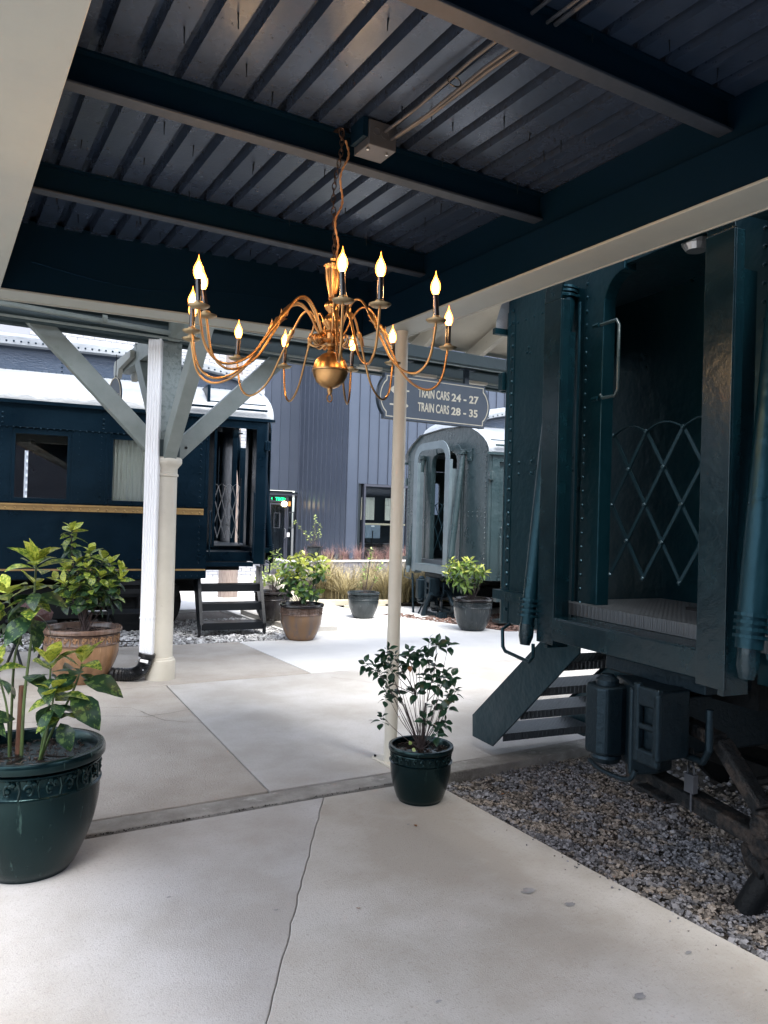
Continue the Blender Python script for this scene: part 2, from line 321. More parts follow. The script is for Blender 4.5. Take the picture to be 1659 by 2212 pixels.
slab([(2.69,3.93)]+[(x+J,y) for x,y in line[::-1]]+[(lowx+J,lowy-.5),(2.78,lowy-.5),(2.74,1.2),(2.69,2.6)],'concwarm')
lipn=wob((.2,3.990),(2.9,3.970),30,.007,5); lipf=wob((.2,4.17),(2.9,4.135),30,.004,6)
slab([(-6,4.0)]+[(p.x,p.y+.006) for p in lipn]+[(4.6,4.0),(4.6,4.2)]+[(p.x,p.y-.006) for p in reversed(lipf)]+[(-6,4.18)],'concrough',z=.006,th=.16,bev=.008)
jA0,jA1=(1.74,4.18),(1.925,7.17)
slab([(-6,4.2),(1.735,4.185),(1.92,7.165),(-6,7.19)],'conctan')
slab([(1.745,4.185),(4.0,4.14),(4.6,4.215),(9.5,4.3),(9.5,6.7),(4.2,7.15),(1.93,7.165)],'conc',label='pale grey slab across the middle of the platform')
slab([(-6,7.2),(1.93,7.18),(3.40,7.18),(3.38,9.28),(-6,10.1)],'conctan')
slab([(3.41,7.18),(4.2,7.165),(9.5,6.71),(9.5,8.55),(7.35,8.8),(7.0,9.9),(6.6,10.95),(6.45,11.9),(4.3,11.9),(4.31,9.18),(3.39,9.28)],'conclight')
slab([(4.3,11.91),(6.4,11.91),(6.2,18.5),(4.3,18.5)],'conclight'); slab([(6.6,11.0),(7.05,10.05),(14,10.05),(14,12.2),(6.5,12.2)],'conclight',z=-.01)
slab([(6.42,12.21),(14,12.21),(14,12.24),(6.42,12.24)],'kerb',z=.03,th=.15)
slab([(-2,12.9),(4.29,12.7),(4.29,24),(-2,24)],'conclight'); slab([(4.3,18.51),(12,18.51),(12,27),(4.3,27)],'conclight')
slab([(4.36,9.7),(5.0,9.7),(5.0,11.9),(4.36,11.9)],'concwarm',z=.07,th=.1)
# hairline cracks that run over the slabs: thin dirt-filled strips lying in the surface
def crackline(pts,w=.004,seed=1):
    r=random.Random(seed); P=[]
    for a,b in zip(pts[:-1],pts[1:]): P+= [V(p.x,p.y,0) for p in wob(a,b,max(3,int((V(*b)-V(*a)).length/.07)),.012,r.random())][:-1]
    P.append(V(*pts[-1],0)); m=MB()
    for a,b in zip(P[:-1],P[1:]):
        d=(b-a); 
        if d.length<1e-4: continue
        n=V(-d.y,d.x,0).normalized()*w*r.uniform(.3,1); e=d.normalized()*.002
        m.add([a-n-e+V(0,0,.003),b-n+e+V(0,0,.003),b+n+e+V(0,0,.003),a+n-e+V(0,0,.003)],[(0,1,2,3)])
    o=m.build('crack','crack',pave); return o
crackline([(-.2,6.5),(.7,6.3),(1.2,6.27),(1.5,6.12),(1.86,6.2)],.004,1)
crackline([(1.45,6.45),(1.6,5.95),(1.85,5.75)],.0025,2)
crackline([(.9,6.9),(1.3,6.5),(1.45,6.45)],.002,3)
crackline([(3.5,6.9),(4.1,6.0),(4.3,5.2),(5.2,4.6)],.002,5)
crackline([(5.55,6.38),(6.1,6.5),(7.6,5.9)],.004,6)
crackline([(5.9,5.9),(5.6,5.4),(5.75,5.1)],.002,7)
for (x,y,s) in ((2.28,2.55,.045),(2.36,2.38,.03),(1.78,1.78,.016),(2.12,1.8,.03),(2.5,1.9,.02),(1.25,2.9,.012),(.9,3.2,.012),(3.05,5.3,.02),(2.2,3.4,.012),(1.5,2.1,.012)):
    m=MB(); r=random.Random(x); n=11; m.add([(x+math.cos(2*math.pi*k/n)*s*r.uniform(.5,1.2),y+math.sin(2*math.pi*k/n)*s*.55*r.uniform(.5,1.2),.004) for k in range(n)],[tuple(range(n))]); m.build('stain','stain',pave)

# ---- gravel beds and mulch
def stones(name,mat,area,n,smin,smax,z0,seed,inside=None,flat=.6,slope=None,elong=1.3):
    r=random.Random(seed); protos=[]
    ico=[(0,0,1),(0,0,-1)]+[(math.cos(a)*.9,math.sin(a)*.9,.42*(-1)**k) for k,a in enumerate([math.pi*i/3 for i in range(6)])]
    fc=[(0,2,3),(0,3,4),(0,4,5),(0,5,6),(0,6,7),(0,7,2),(1,3,2),(1,4,3),(1,5,4),(1,6,5),(1,7,6),(1,2,7)]
    vs=[];fs=[]
    x0,y0,x1,y1=area; k=0; tries=0
    while k<n and tries<n*4:
        tries+=1; x=r.uniform(x0,x1);y=r.uniform(y0,y1)
        if inside and not inside(x,y): continue
        s=r.uniform(smin,smax)*(1.0 if r.random()<.93 else 1.6); M3=Matrix.Rotation(r.uniform(0,6.28),3,'Z')@Matrix.Rotation(r.uniform(-.6,.6),3,'X')@Matrix.Diagonal((s*r.uniform(.9,elong),s*r.uniform(.7,1),s*flat*r.uniform(.7,1.2)))
        zz=z0+(slope(x,y) if slope else 0)+r.uniform(-.3,.6)*s; o=len(vs)
        for p in ico:
            q=M3@(Vector(p)*r.uniform(.8,1.15)); vs.append((x+q.x,y+q.y,zz+q.z))
        fs+=[(a+o,b+o,c+o) for a,b,c in fc]; k+=1
    m=MB(); m.v=vs;m.f=fs; o=m.build(name,mat); o['kind']='stuff'; return o
g=MB(); g.add([(2.6,-3,-.078),(8.5,-3,-.078),(8.5,4.25,-.078),(4.4,4.25,-.078),(2.6,3.96,-.078)],[(0,1,2,3,4)]); g.build('gravel_base','dirt')['kind']='structure'
inb=lambda x,y: x>2.66+.02*math.sin(y*9) and y<3.93+max(0,(x-3.0))*.17
slp=lambda x,y: -.022*min(1,max(0,(x-2.7)/.3))
for nm,ar,n,a,b,sd in (('gravel',(2.64,.6,4.3,4.2),26000,.0075,.0145,1),('gravel',(4.3,.2,7,4.3),5000,.014,.024,2),('gravel',(2.64,-1.5,4.3,.6),3500,.013,.021,3)):
    o=stones(nm,'gravel',ar,n,a,b,-.035,sd,inb,slope=slp); o['label']='mixed brown and grey gravel beneath the nearest railway carriage'; o['category']='gravel'
def inw(x,y):
    t=(V(x,y,0)-V(2.0,10.19,0)).dot(TN); s=(V(x,y,0)-V(2.0,10.19,0)).dot(TA); return x<4.32 and -.0>-1 and y>9.29-(x-3.4)*.12
g=MB(); g.add([(-3,9.3,-.05),(4.31,9.0,-.05),(4.31,13,-.05),(-3,13,-.05)],[(0,1,2,3)]); g.build('gravel_base','dirt')['kind']='structure'
def inw2(x,y): return y>(9.27+(3.4-x)*.128 if x<3.4 else 9.20) and x<4.33
o=stones('white_gravel','whitegravel',(2.2,9.15,4.33,11.6),4200,.014,.026,-.03,4,inw2); tag(o,'pale crushed stone around the foot of the left carriage steps','gravel')
o=stones('white_gravel','whitegravel',(-1,9.2,2.2,12),2200,.02,.03,-.03,5,inw2); tag(o,'crushed stone in the shade beneath the left carriage','gravel')
o=stones('wood_mulch','mulch',(6.4,7.6,9.6,11.3),6500,.012,.028,-.01,6,lambda x,y: (x-7.0)*.35+(y-9.9)*.14>0.0 and y<10.6+ (x<7)*.6,flat=.3,elong=2.2); tag(o,'reddish bark mulch under the far right carriage','mulch')
g=MB(); g.add([(6.4,7.5,-.04),(12,7.5,-.04),(12,10.8,-.04),(6.4,11,-.04)],[(0,1,2,3)]); g.build('mulch_base','mulch')['kind']='structure'

# ================================================================== LOW CANOPY
can=thing('platform_canopy','low flat canopy of dark steel joists and ribbed decking with a pale fascia, overhead','canopy')
YF0,YF1=4.875,4.665            # inner face of the front fascia at x=.30 and x=2.52
yf=lambda x: YF0+(YF1-YF0)*(x-.30)/2.22
YB=-5.0
m=MB(); m.box(2.52,YB,2.84,2.74,4.64,2.852); m.build('fascia_soffit','creamgrey',can,bevel=.003)
m=MB(); m.box(2.74,YB,2.836,2.752,4.84,3.36); m.build('fascia_outer_face','creamgrey',can,bevel=.002)
m=MB(); m.box(2.53,YB,2.853,2.70,4.66,3.05); m.build('edge_beam','steeldark',can,bevel=.004)
m=MB(); m.box(2.585,YB,3.05,2.70,4.66,3.24); m.build('edge_beam_web','steeldark',can)
m=MB(); m.bar((.0,yf(.0)+.10,2.848),(2.74,yf(2.74)+.10,2.848),.20,.012); m.build('fascia_soffit','creamgrey',can,bevel=.003)
m=MB(); m.bar((.0,yf(0)+.085,3.06),(2.70,yf(2.7)+.085,3.06),.15,.41); m.build('edge_beam','steeldark',can,bevel=.004)
m=MB(); m.bar((-.1,yf(-.1)+.205,3.09),(2.75,yf(2.75)+.205,3.09),.012,.51); m.build('fascia_outer_face','creamgrey',can)
m=MB(); m.box(.0,YB,2.84,.30,4.86,2.852); m.build('fascia_soffit','creamgrey',can,bevel=.003)
m=MB(); m.box(.085,YB,2.853,.285,4.88,3.24); m.build('edge_beam','steeldark',can,bevel=.004)
m=MB(); m.box(-.01,YB,2.82,.0,5.0,3.36); m.build('fascia_outer_face','cream',can)
for y in (-1.24,-.18,.85,1.885,2.94,3.995):
    w=MB(); w.box(.287,y-.004,3.122,2.583,y+.006,3.235); wo=w.build('joist','steeldark',can)
    w=MB(); w.box(.287,y-.032,3.110,2.583,y+.034,3.121); w.build('joist_flange','flange',wo,bevel=.003)
    w=MB(); w.box(.287,y-.034,3.235,2.583,y+.036,3.2435); w.build('joist_top_flange','steeldark',wo)
m=MB(); m.bar((.0,5.06,3.29),(2.70,4.97,3.29),.03,.15); m.build('deck_end_closure','steeldark',can)
m=MB(); m.bar((.0,yf(0)+.15,3.30),(2.70,yf(2.7)+.15,3.30),.02,.12); m.build('deck_end_closure','steeldark',can)
k=0; x=.335
pan=None
ribs=[]
while x<2.60:
    m=MB(); w=.096; g_=.048; h=.055
    prof=[(0,0),(w,0),(w+.006,h),(w+g_-.006,h),(w+g_,0),(w+g_,.0015),(w+g_-.005,h+.0015),(w+.005,h+.0015),(w-.001,.0015),(0,.0015)]
    if pan is None:
        m.prism(prof,(0,YB,3.2455),(1,0,0),(0,0,1),(0,4.78-YB+.16,0)); pan=m.build('deck_rib','deck',can); pan.location=(x,0,0)
    else:
        c=inst(pan,can); c.location=(x,0,0)
    x+=.1443
m=MB(); m.box(-.01,YB,3.36,2.76,5.0,3.38); m.build('roof_sheet','steeldark',can)
m=MB(); r=random.Random(4)
for i in range(70):
    xx=.335+.1443*r.randrange(15)+r.uniform(.02,.08); yy=r.uniform(1.2,4.6); L_=r.uniform(.03,.06); m.tube([(xx,yy,3.245),(xx+r.uniform(-.004,.004),yy,3.245-L_)],[.0035,.0015],5)
m.build('deck_screw','blacksteel',can)['kind']='stuff'
# conduits and box (own things)
jb=thing('junction_box','galvanised electrical junction box fixed to the joist above the chandelier','junction box',(1.50,2.80,3.14))
m=MB(); m.box(-.005,-.055,-.01,.125,.075,.095); m.build('box_body','galv',jb,bevel=.003)
m=MB(); m.lathe([(.0,0),(.014,0),(.014,.002),(.0,.002)],14)
m2=MB()
for v in m.v: pass
for (cx,cz) in ((.03,.05),(.07,.045)):
    m2.tube([(cx+.016*math.cos(t),-.056,cz+.016*math.sin(t)) for t in [i*math.pi/8 for i in range(16)]],.0015,5,closed=True)
m2.build('knockout','galv',jb)
m=MB(); m.tube([(.10,-.02,-.012),(.10,-.02,-.018)],.006,8); m.build('screw','chrome',jb); m=MB(); m.tube([(.01,-.02,-.012),(.01,-.02,-.018)],.006,8); m.build('screw','chrome',jb)
m=MB(); m.box(-.03,-.05,.02,-.008,.06,.1); m.build('mounting_bracket','steeldark',jb)
for i,(p,q,rr,lb) in enumerate((((1.57,2.76,3.20),(1.60,1.93,3.222),.0065,'upper left conduit run along the deck from the junction box'),
                 ((1.60,2.76,3.175),(1.665,1.93,3.215),.0065,'middle conduit of the bundle leading to the junction box'),
                 ((1.618,2.76,3.19),(1.70,1.93,3.222),.009,'thickest conduit on the right of the bundle from the junction box'))):
    m=MB(); P=Vector(p);Q=Vector(q); m.tube([P,P.lerp(Q,.3)+V(.004,0,-.004),P.lerp(Q,.7)+V(-.004,0,.003),Q,Q+V(.02,-1.2,0.0)],rr,8); tag(m.build('electrical_conduit','galv',smooth=True),lb,'conduit','conduits under the canopy deck')
m=MB(); m.tube([(1.60+.03*math.cos(a),2.3,3.205+.018*math.sin(a)) for a in [i*math.pi/6 for i in range(12)]],.0025,5,closed=True); tag(m.build('cable_tie','blackpl'),'black cable tie holding the conduits together under the deck','cable tie')
m=MB(); m.tube(catmull([(.45,4.84,3.02),(1.0,4.78,2.95),(1.5,4.72,3.0),(2.0,4.68,3.02)],6),.003,5); tag(m.build('thin_cable','steeldark'),'thin dark cable sagging along the inside of the front canopy beam','cable')
# canopy post
cp=thing('canopy_post','slim round cream steel post carrying the canopy corner beside the small potted shrub','post',(2.645,4.325,0))
m=MB(); m.lathe([(.043,.012),(.043,2.84)],28); m.build('post_shaft','cream',cp,smooth=True)
m=MB(); m.box(-.06,-.12,.0,.09,.14,.014); m.build('base_plate','cream',cp,bevel=.002)
for bx,by in ((-.045,-.10),(.075,-.10),(-.045,.12),(.075,.12)):
    m=MB(); m.tube([(bx,by,.014),(bx,by,.026)],.009,6); m.build('anchor_bolt','under',cp)

# ================================================================== HISTORIC SHED (butterfly roof, valley on the column line)
shed=thing('station_shed','old timber platform shed roof with sage painted beams and cream sloping soffit','shed roof')
for y in (7.36,7.56):
    m=MB(); m.box(-6,y,3.24,14,y+.09,3.56); m.build('valley_beam','tealbeam',shed,bevel=.004)
m=MB(); m.box(-6,7.27,3.40,14,7.30,3.50); m.build('gutter_board','sage',shed)
m=MB(); m.box(-6,6.74,3.30,14,6.83,3.42); m.build('purlin','tealbeam',shed,bevel=.003)
m=MB(); m.tube([(-6,7.24,3.235),(14,7.24,3.235)],.012,8); m.build('conduit','sage',shed)
def zroof(y): return 3.60+abs(y-7.5)*.36
for sgn,ye in ((-1,3.3),(1,9.35)):
    if sgn<0:
        m=MB(); P=[(y,zroof(y)) for y in (7.5,ye)]
        m.add([(-6,7.45,3.62),(14,7.45,3.62),(14,4.85,zroof(4.85)),(-6,4.85,zroof(4.85)),(-6,7.45,3.65),(14,7.45,3.65),(14,4.85,zroof(4.85)+.03),(-6,4.85,zroof(4.85)+.03)],[(0,3,2,1),(4,5,6,7),(0,1,5,4),(1,2,6,5),(2,3,7,6),(3,0,4,7)])
        m.build('soffit','sheddeck',shed)
        for x in [3.1+.78*i for i in range(12)]:
            m=MB(); m.bar((x,7.42,3.50),(x,4.87,3.50+2.55*.36),.07,.17); m.build('rafter','cream',shed,bevel=.004)
m=MB()
m.add([(-6,7.6,3.62),(3.4,7.6,3.62),(3.4,9.0,4.25),(-6,9.0,4.25),(-6,7.6,3.65),(3.4,7.6,3.65),(3.4,9.0,4.28),(-6,9.0,4.28)],[(0,1,2,3),(7,6,5,4),(0,4,5,1),(1,5,6,2),(2,6,7,3),(3,7,4,0)]); m.build('soffit','sheddeck',shed)
for x in (3.9,4.62,5.34,6.06):
    m=MB(); m.box(x,7.22,3.215,x+.28,7.3,3.245); m.build('cleat','cream',shed)
m=MB(); m.tube([(-3,7.22,3.36),(.6,7.22,3.325),(1.9,7.3,3.30)],.024,10); m.build('drain_pipe','sage',shed,smooth=True)
m=MB(); m.tube([(1.27,7.22,3.33),(1.31,7.22,3.33)],.03,10); m.build('pipe_clamp','sage',shed)

# column with capital, timber post and four braces
colm=thing('station_column','cream cast column with moulded capital under a square sage timber post and four braces','column',(1.95,7.5,0))
m=MB(); m.lathe([(.142,0),(.142,.165),(.137,.185),(.128,.19),(.124,.205),(.115,.21),(.113,.25),(.106,1.98)],40); m.build('shaft','cream',colm,smooth=True)
m=MB(); m.lathe([(.106,1.95),(.118,1.955),(.118,1.975),(.108,1.98),(.108,2.03),(.12,2.045),(.13,2.06),(.14,2.07),(.148,2.085),(.148,2.12),(.138,2.135),(.10,2.14)],40); m.build('capital','cream',colm,smooth=True)
m=MB(); m.box(-.095,-.095,2.14,.095,.095,3.6); m.build('timber_post','crackle',colm,bevel=.008)
m=MB(); m.box(-.105,-.1,2.14,-.097,.1,2.34); m.box(-.1,-.105,2.14,.1,-.098,2.30); m.build('steel_strap','tealbeam',colm,bevel=.002)
for d,lab in (((-1,0),None),((1,0),None),((0,-1),None),((0,1),None)):
    dx,dy=d; m=MB(); a=V(dx*.10,dy*.10,2.20); b=V(dx*1.32,dy*1.32,3.42)
    m.bar(a-(b-a)*.03,b,.105 if dx else .12,.165,up=(0,0,1)); m.build('brace','sage',colm,bevel=.006)
m=MB()
for dx,dy in ((1,0),(0,-1)): m.tube([(dx*.17-.055*dy,dy*.17-.06*abs(dx),2.24),(dx*.17-.062*dy,dy*.17-.068*abs(dx),2.24)],.014,8)
m.build('bolt','under',colm)
m=MB(); m.bar((0,-1.6,3.34),(0,2.0,3.34),.11,.2); m.build('tie_beam','sage',colm,bevel=.005)
def corbel(x):
    m=MB(); prof=[(1.20,0),(2.02,0),(2.08,-.05),(2.06,-.16),(1.99,-.22),(1.97,-.16),(1.92,-.23),(1.90,-.17),(1.85,-.22),(1.78,-.12),(1.20,-.08)]
    m.prism(prof,(x,0,3.38),(0,1,0),(0,0,1),(.05,0,0)); return m.build('corbel','creamgrey',colm,bevel=.003)
corbel(-.12); corbel(.075)
# oval hanging sign
hs_=thing('hanging_oval_sign','small oval grey hanging sign below the shed tie beam, left of the white downspout','sign',(1.62,8.35,2.62),R(-78))
m=MB(); n=36; m.prism([(.155*math.cos(2*math.pi*i/n),.19*math.sin(2*math.pi*i/n)) for i in range(n)],(0,-.008,.19),(1,0,0),(0,0,1),(0,.016,0)); m.build('sign_board','signface',hs_)
m=MB(); m.tube([(.15*math.cos(2*math.pi*i/n),-.01,.19+.185*math.sin(2*math.pi*i/n)) for i in range(n)],.005,6,closed=True); m.build('sign_border','signtext',hs_)
m=MB(); m.tube(catmull([(-.1,-.011,.19),(-.07,-.011,.23),(-.05,-.011,.17),(-.02,-.011,.22),(.0,-.011,.17),(.03,-.011,.22),(.06,-.011,.17),(.1,-.011,.2)],4),.004,5); m.build('script_stroke','signtext',hs_)
m=MB(); m.tube([(0,0,.38),(0,0,.62)],.004,6); m.build('hanger','under',hs_)
# downspout
ds=thing('white_downspout','white ribbed rectangular metal downspout standing in front of the cream column','downspout',(1.80,7.42,0),R(-28))
m=MB(); prof=[]; w,d=.062,.045
for i in range(5):
    x0=-w+i*(2*w/5); prof+=[(x0+.002,-d),(x0+.006,-d-.006),(x0+2*w/5-.006,-d-.006),(x0+2*w/5-.002,-d)]
prof+=[(w,-d),(w,d),(-w,d),(-w,-d)]
pp=[]; [pp.append(p) for p in prof if p not in pp]
m.prism(pp,(0,0,.22),(1,0,0),(0,1,0),(0,0,3.05)); m.build('pipe','whitepipe',ds,bevel=.0015)
m=MB(); m.box(-w-.003,-d-.009,.60,w+.003,d+.003,.612); m.build('pipe_joint','whitepipe',ds)
el=thing('drain_elbow','black corrugated plastic drain elbow at the foot of the white downspout','drain pipe',(1.80,7.40,0),R(-28))
path=catmull([(0.0,0,.27),(-.02,-.0,.17),(-.06,-.0,.10),(-.14,0,.065),(-.30,.02,.06),(-.75,.1,.06)],12); rs=[]
for i,p in enumerate(path): rs.append(.078 if i<6 else (.058+(.006 if i%2 else -.003)))
m=MB(); m.tube(path,rs,20); m.build('pipe_body','blackpl',el,smooth=False)
m=MB(); m.bar((-.045,-.080,.215),(.03,-.080,.20),.004,.028); m.build('paper_label','white',el)
m=MB(); m.rivet((-.085,-.06,.2),(-.5,-1,0),.006); m.build('screw','chrome',el); m=MB(); m.rivet((-.02,-.062,.12),(0,-1,0),.006); m.build('screw','chrome',el)

# ================================================================== CHANDELIER
CC=V(1.345,2.735,0)
ch=thing('brass_chandelier','twelve arm brass chandelier with lit candle bulbs hanging from the canopy joist','chandelier',(CC.x,CC.y,2.10))
Z=lambda z: z-2.10
m=MB(); m.lathe([(.0,Z(2.108)),(.012,Z(2.109)),(.035,Z(2.118)),(.055,Z(2.136)),(.067,Z(2.16)),(.071,Z(2.176))],40); m.build('ball_lower','brass',ch,smooth=True)
m=MB(); m.lathe([(.071,Z(2.177)),(.0735,Z(2.178)),(.0735,Z(2.183)),(.071,Z(2.184)),(.067,Z(2.203)),(.055,Z(2.226)),(.035,Z(2.244)),(.015,Z(2.252)),(.012,Z(2.262)),(.018,Z(2.268)),(.014,Z(2.276)),(.02,Z(2.284))],40); m.build('ball_upper','brass',ch,smooth=True)
m=MB(); m.lathe([(.02,Z(2.284)),(.05,Z(2.288)),(.058,Z(2.296)),(.05,Z(2.30)),(.03,Z(2.303)),(.03,Z(2.325)),(.024,Z(2.33)),(.018,Z(2.34))],36); m.build('arm_hub','brass',ch,smooth=True)
m=MB(); m.lathe([(.016,Z(2.34)),(.02,Z(2.35)),(.034,Z(2.362)),(.037,Z(2.375)),(.033,Z(2.388)),(.02,Z(2.40)),(.013,Z(2.406))],48,flute=.06,nf=14); m.build('fluted_knob','brass',ch,smooth=True)
m=MB(); m.lathe([(.013,Z(2.406)),(.016,Z(2.415)),(.026,Z(2.425)),(.03,Z(2.437)),(.026,Z(2.448)),(.014,Z(2.456)),(.011,Z(2.463)),(.017,Z(2.468)),(.011,Z(2.473))],48,flute=.06,nf=14); m.build('fluted_knob','brass',ch,smooth=True)
m=MB(); m.lathe([(.011,Z(2.473)),(.013,Z(2.478)),(.019,Z(2.50)),(.027,Z(2.54)),(.031,Z(2.575)),(.032,Z(2.592)),(.035,Z(2.595)),(.035,Z(2.60)),(.016,Z(2.603))],48,flute=.045,nf=18); m.build('fluted_vase','brass',ch,smooth=True)
m=MB(); m.lathe([(.016,Z(2.603)),(.015,Z(2.612)),(.011,Z(2.616)),(.013,Z(2.624)),(.008,Z(2.632)),(.004,Z(2.636))],20); m.build('top_cap','brass',ch,smooth=True)
m=MB(); m.lathe([(.011,Z(2.098)),(.008,Z(2.092)),(.006,Z(2.086))][::-1]+[(.011,Z(2.109))],14); m.tube([(.011*math.cos(a),0,Z(2.072)+.015*math.sin(a)) for a in [i*math.pi/8 for i in range(16)]],.0028,6,closed=True); m.build('bottom_ring','brass',ch,smooth=True)
def flame_prof():
    return [(.0,0),(.009,.001),(.0125,.007),(.0165,.019),(.0175,.029),(.0155,.041),(.0100,.053),(.0050,.063),(.0024,.072),(.0010,.081),(.0,.085)]
tips=[(.873,3.037),(.752,2.539),(.812,2.648),(.837,2.906),(1.154,3.289),(1.394,3.325),(1.681,3.199),(1.755,2.942),(1.497,2.221),(1.773,2.543),(1.238,2.167),(1.118,2.197)]
arm_proto={}
for i,(tx,ty) in enumerate(tips):
    d=V(tx-CC.x,ty-CC.y,0); Rr=d.length; ang=math.atan2(d.y,d.x)
    a=bpy.data.objects.new('arm',None) # replaced by mesh below
    prof=[(.028,2.315),(.055,2.335),(.085,2.395),(.125,2.437),(.17,2.43),(.22,2.37),(.29,2.27),(.35,2.185),(.42,2.135),(.49,2.125),(.545,2.175),(.57,2.292)]; kx=Rr/.57; prof=[(p[0]*(1+(kx-1)*min(1,p[0]/.3)),p[1]) for p in prof]
    pts=catmull([(p[0],0,Z(p[1])) for p in prof],6)
    m=MB(); m.tube(pts,.0046,10); bpy.data.objects.remove(a)
    arm=m.build('arm','brass',ch,smooth=True); arm.rotation_euler=(0,0,ang)
    # leaf collar where the arm swings out
    m=MB()
    c=V(.235*(1+(kx-1)*.75),0,Z(2.352)); t=V(.58,0,-.81); n_=V(.81,0,.58)
    m.tube([c-t*.03,c-t*.02,c-t*.005,c+t*.005,c+t*.02,c+t*.035],[.006,.0105,.0075,.011,.008,.006],10)
    for s_ in (-1,1):
        for q in (1,): 
            b0=c-t*(.012-.02*q); m.tube([b0,b0+n_*.010*s_-t*.006,b0+n_*.018*s_-t*.016],[.0045,.0035,.001],6)
    
    m.build('leaf_collar','brass',arm,smooth=True)
    m=MB()   # scroll by the hub
    m.tube([(.05+.02*math.cos(t_)*(1-t_/14),0,Z(2.30)+.02*math.sin(t_)*(1-t_/14)) for t_ in [j*.5 for j in range(-3,15)]],.0034,6); m.tube(catmull([(.03,0,Z(2.29)),(.06,0,Z(2.275)),(.085,0,Z(2.285)),(.09,0,Z(2.305)),(.078,0,Z(2.312))],4),.0032,6)
    m.build('scroll','brass',arm,smooth=True)
    m=MB(); m.lathe([(.006,Z(2.286)),(.012,Z(2.2865)),(.030,Z(2.291)),(.0365,Z(2.297)),(.037,Z(2.2985)),(.030,Z(2.2965)),(.014,Z(2.294)),(.0135,Z(2.30)),(.0155,Z(2.304)),(.0155,Z(2.309)),(.012,Z(2.312))],32,c=(Rr,0,0)); m.build('drip_pan','brassdull',arm,smooth=True)
    tl=(rnd.uniform(-.006,.006),rnd.uniform(-.006,.006)) if i not in (2,) else (.012,-.01)
    top=V(Rr+tl[0],tl[1],Z(2.386))
    m=MB(); m.tube([(Rr,0,Z(2.306)),top],.0105,16); m.build('candle_sleeve','candle',arm,smooth=True)
    m=MB(); m.lathe(flame_prof(),20,c=tuple(top)); bu=m.build('flame_bulb','bulb',arm,smooth=True)
    m=MB(); m.lathe([(.0,.003),(.007,.005),(.0110,.015),(.0118,.027),(.0095,.039),(.005,.050),(.001,.060),(0,.062)],14,c=tuple(top)); m.build('glowing_core','filament',arm,smooth=True)
    # a small warm lamp inside the lit bulb
    if i in (0,2,4,6,8,9,10):
        l=bpy.data.lights.new('bulb_light','POINT'); l.energy=.55*12/7; l.color=(1,.55,.22); l.shadow_soft_size=.02
        lo=bpy.data.objects.new('bulb_light',l); COL.objects.link(lo); lo.parent=ch
        lo.location=(math.cos(ang)*Rr,math.sin(ang)*Rr,Z(2.53))
# chain
A=V(0,0,Z(2.632)); B=V(.085,.13,Z(3.205)); nl=21; link=None
for i in range(nl):
    t=(i+.5)/nl; sag=V(math.sin(t*9)*.008-.012*math.sin(t*math.pi),.006*math.sin(t*7),0); p=A.lerp(B,t)+sag
    if link is None:
        m=MB(); L_=.0195; ww=.0085; pts=[]
        for k in range(16):
            a=2*math.pi*k/16; pts.append((ww*math.cos(a),0,L_*math.sin(a)*(1 if abs(math.sin(a))<.99 else 1)))
        m.tube(pts,.0021,6,closed=True); link=m.build('chain_link','darkbrass',ch,smooth=True); o=link
    else: o=inst(link,ch)
    o.matrix_local=Matrix.Translation(p)@(B-A).to_track_quat('Z','X').to_matrix().to_4x4()@Matrix.Rotation(R(90)*(i%2)+rnd.uniform(-.3,.3),4,'Z')
m=MB(); P=[A+V(.012,-.004,.0)]
for i in range(1,26):
    t=i/26; P.append(A.lerp(B+V(.03,0,.0),t)+V(math.sin(t*16+.5)*.018*(1-t*.3),math.cos(t*13)*.012,0))
P=catmull(P,3); q=len(P)
for s_ in (0,math.pi): m.tube([p+V(math.cos(i*.8+s_)*.0024,math.sin(i*.8+s_)*.0024,0) for i,p in enumerate(P)],.0026,5)
m.build('electric_cord','cord',ch,smooth=True)
m=MB(); m.tube([(.085+.012*math.cos(a),.13,Z(3.205)+.02*math.sin(a)) for a in [i*math.pi/8 for i in range(16)]],.003,6,closed=True); m.bar((.085,.13,Z(3.225)),(.085,.19,Z(3.235)),.02,.006); m.build('ceiling_hook','darkbrass',ch)

# ================================================================== TRAIN SIGN
sg=thing('train_cars_sign','slate blue hanging direction sign reading TRAIN CARS 24 - 27 and 28 - 35','sign',(4.78,7.05,2.665))
HW,HH=.735,.245
def signpts(hw,hh,r=.06,n=12):
    pts=[]
    # notched corners joined by bowed ends
    pts+=[(-hw+r*1.0,-hh),(hw-r,-hh),(hw-r,-hh+r*.75)]
    for i in range(1,n): 
        t=i/n; pts.append((hw-r+ .075*math.sin(math.pi*t)**.75,-hh+r*.75+(2*hh-1.5*r)*t))
    pts+=[(hw-r,hh-r*.75),(hw-r,hh),(-hw+r,hh),(-hw+r,hh-r*.75)]
    for i in range(1,n):
        t=i/n; pts.append((-hw+r-.075*math.sin(math.pi*t)**.75,hh-r*.75-(2*hh-1.5*r)*t))
    pts.append((-hw+r,-hh+r*.75)); return pts
m=MB(); m.prism(signpts(HW,HH),(0,0,.25),(1,0,0),(0,0,1),(0,.05,0)); m.build('sign_core','signedge',sg,bevel=.003)
m=MB(); m.prism(signpts(HW-.006,HH-.006),(0,-.004,.25),(1,0,0),(0,0,1),(0,.003,0)); m.build('sign_face','signface',sg)
oo=signpts(HW-.028,HH-.026); ii=signpts(HW-.037,HH-.035); m=MB(); m.ring(oo,ii,(0,-.007,.25),(1,0,0),(0,0,1),(0,.0025,0)); m.build('sign_border','signtext',sg)
def st(txt,x,z,size,sx,nm,b=0): text_mesh(txt,size,nm,'signtext',sg,Matrix.Translation((x,-.0075,z))@Matrix.Rotation(R(90),4,'X'),sx,.0015,b)
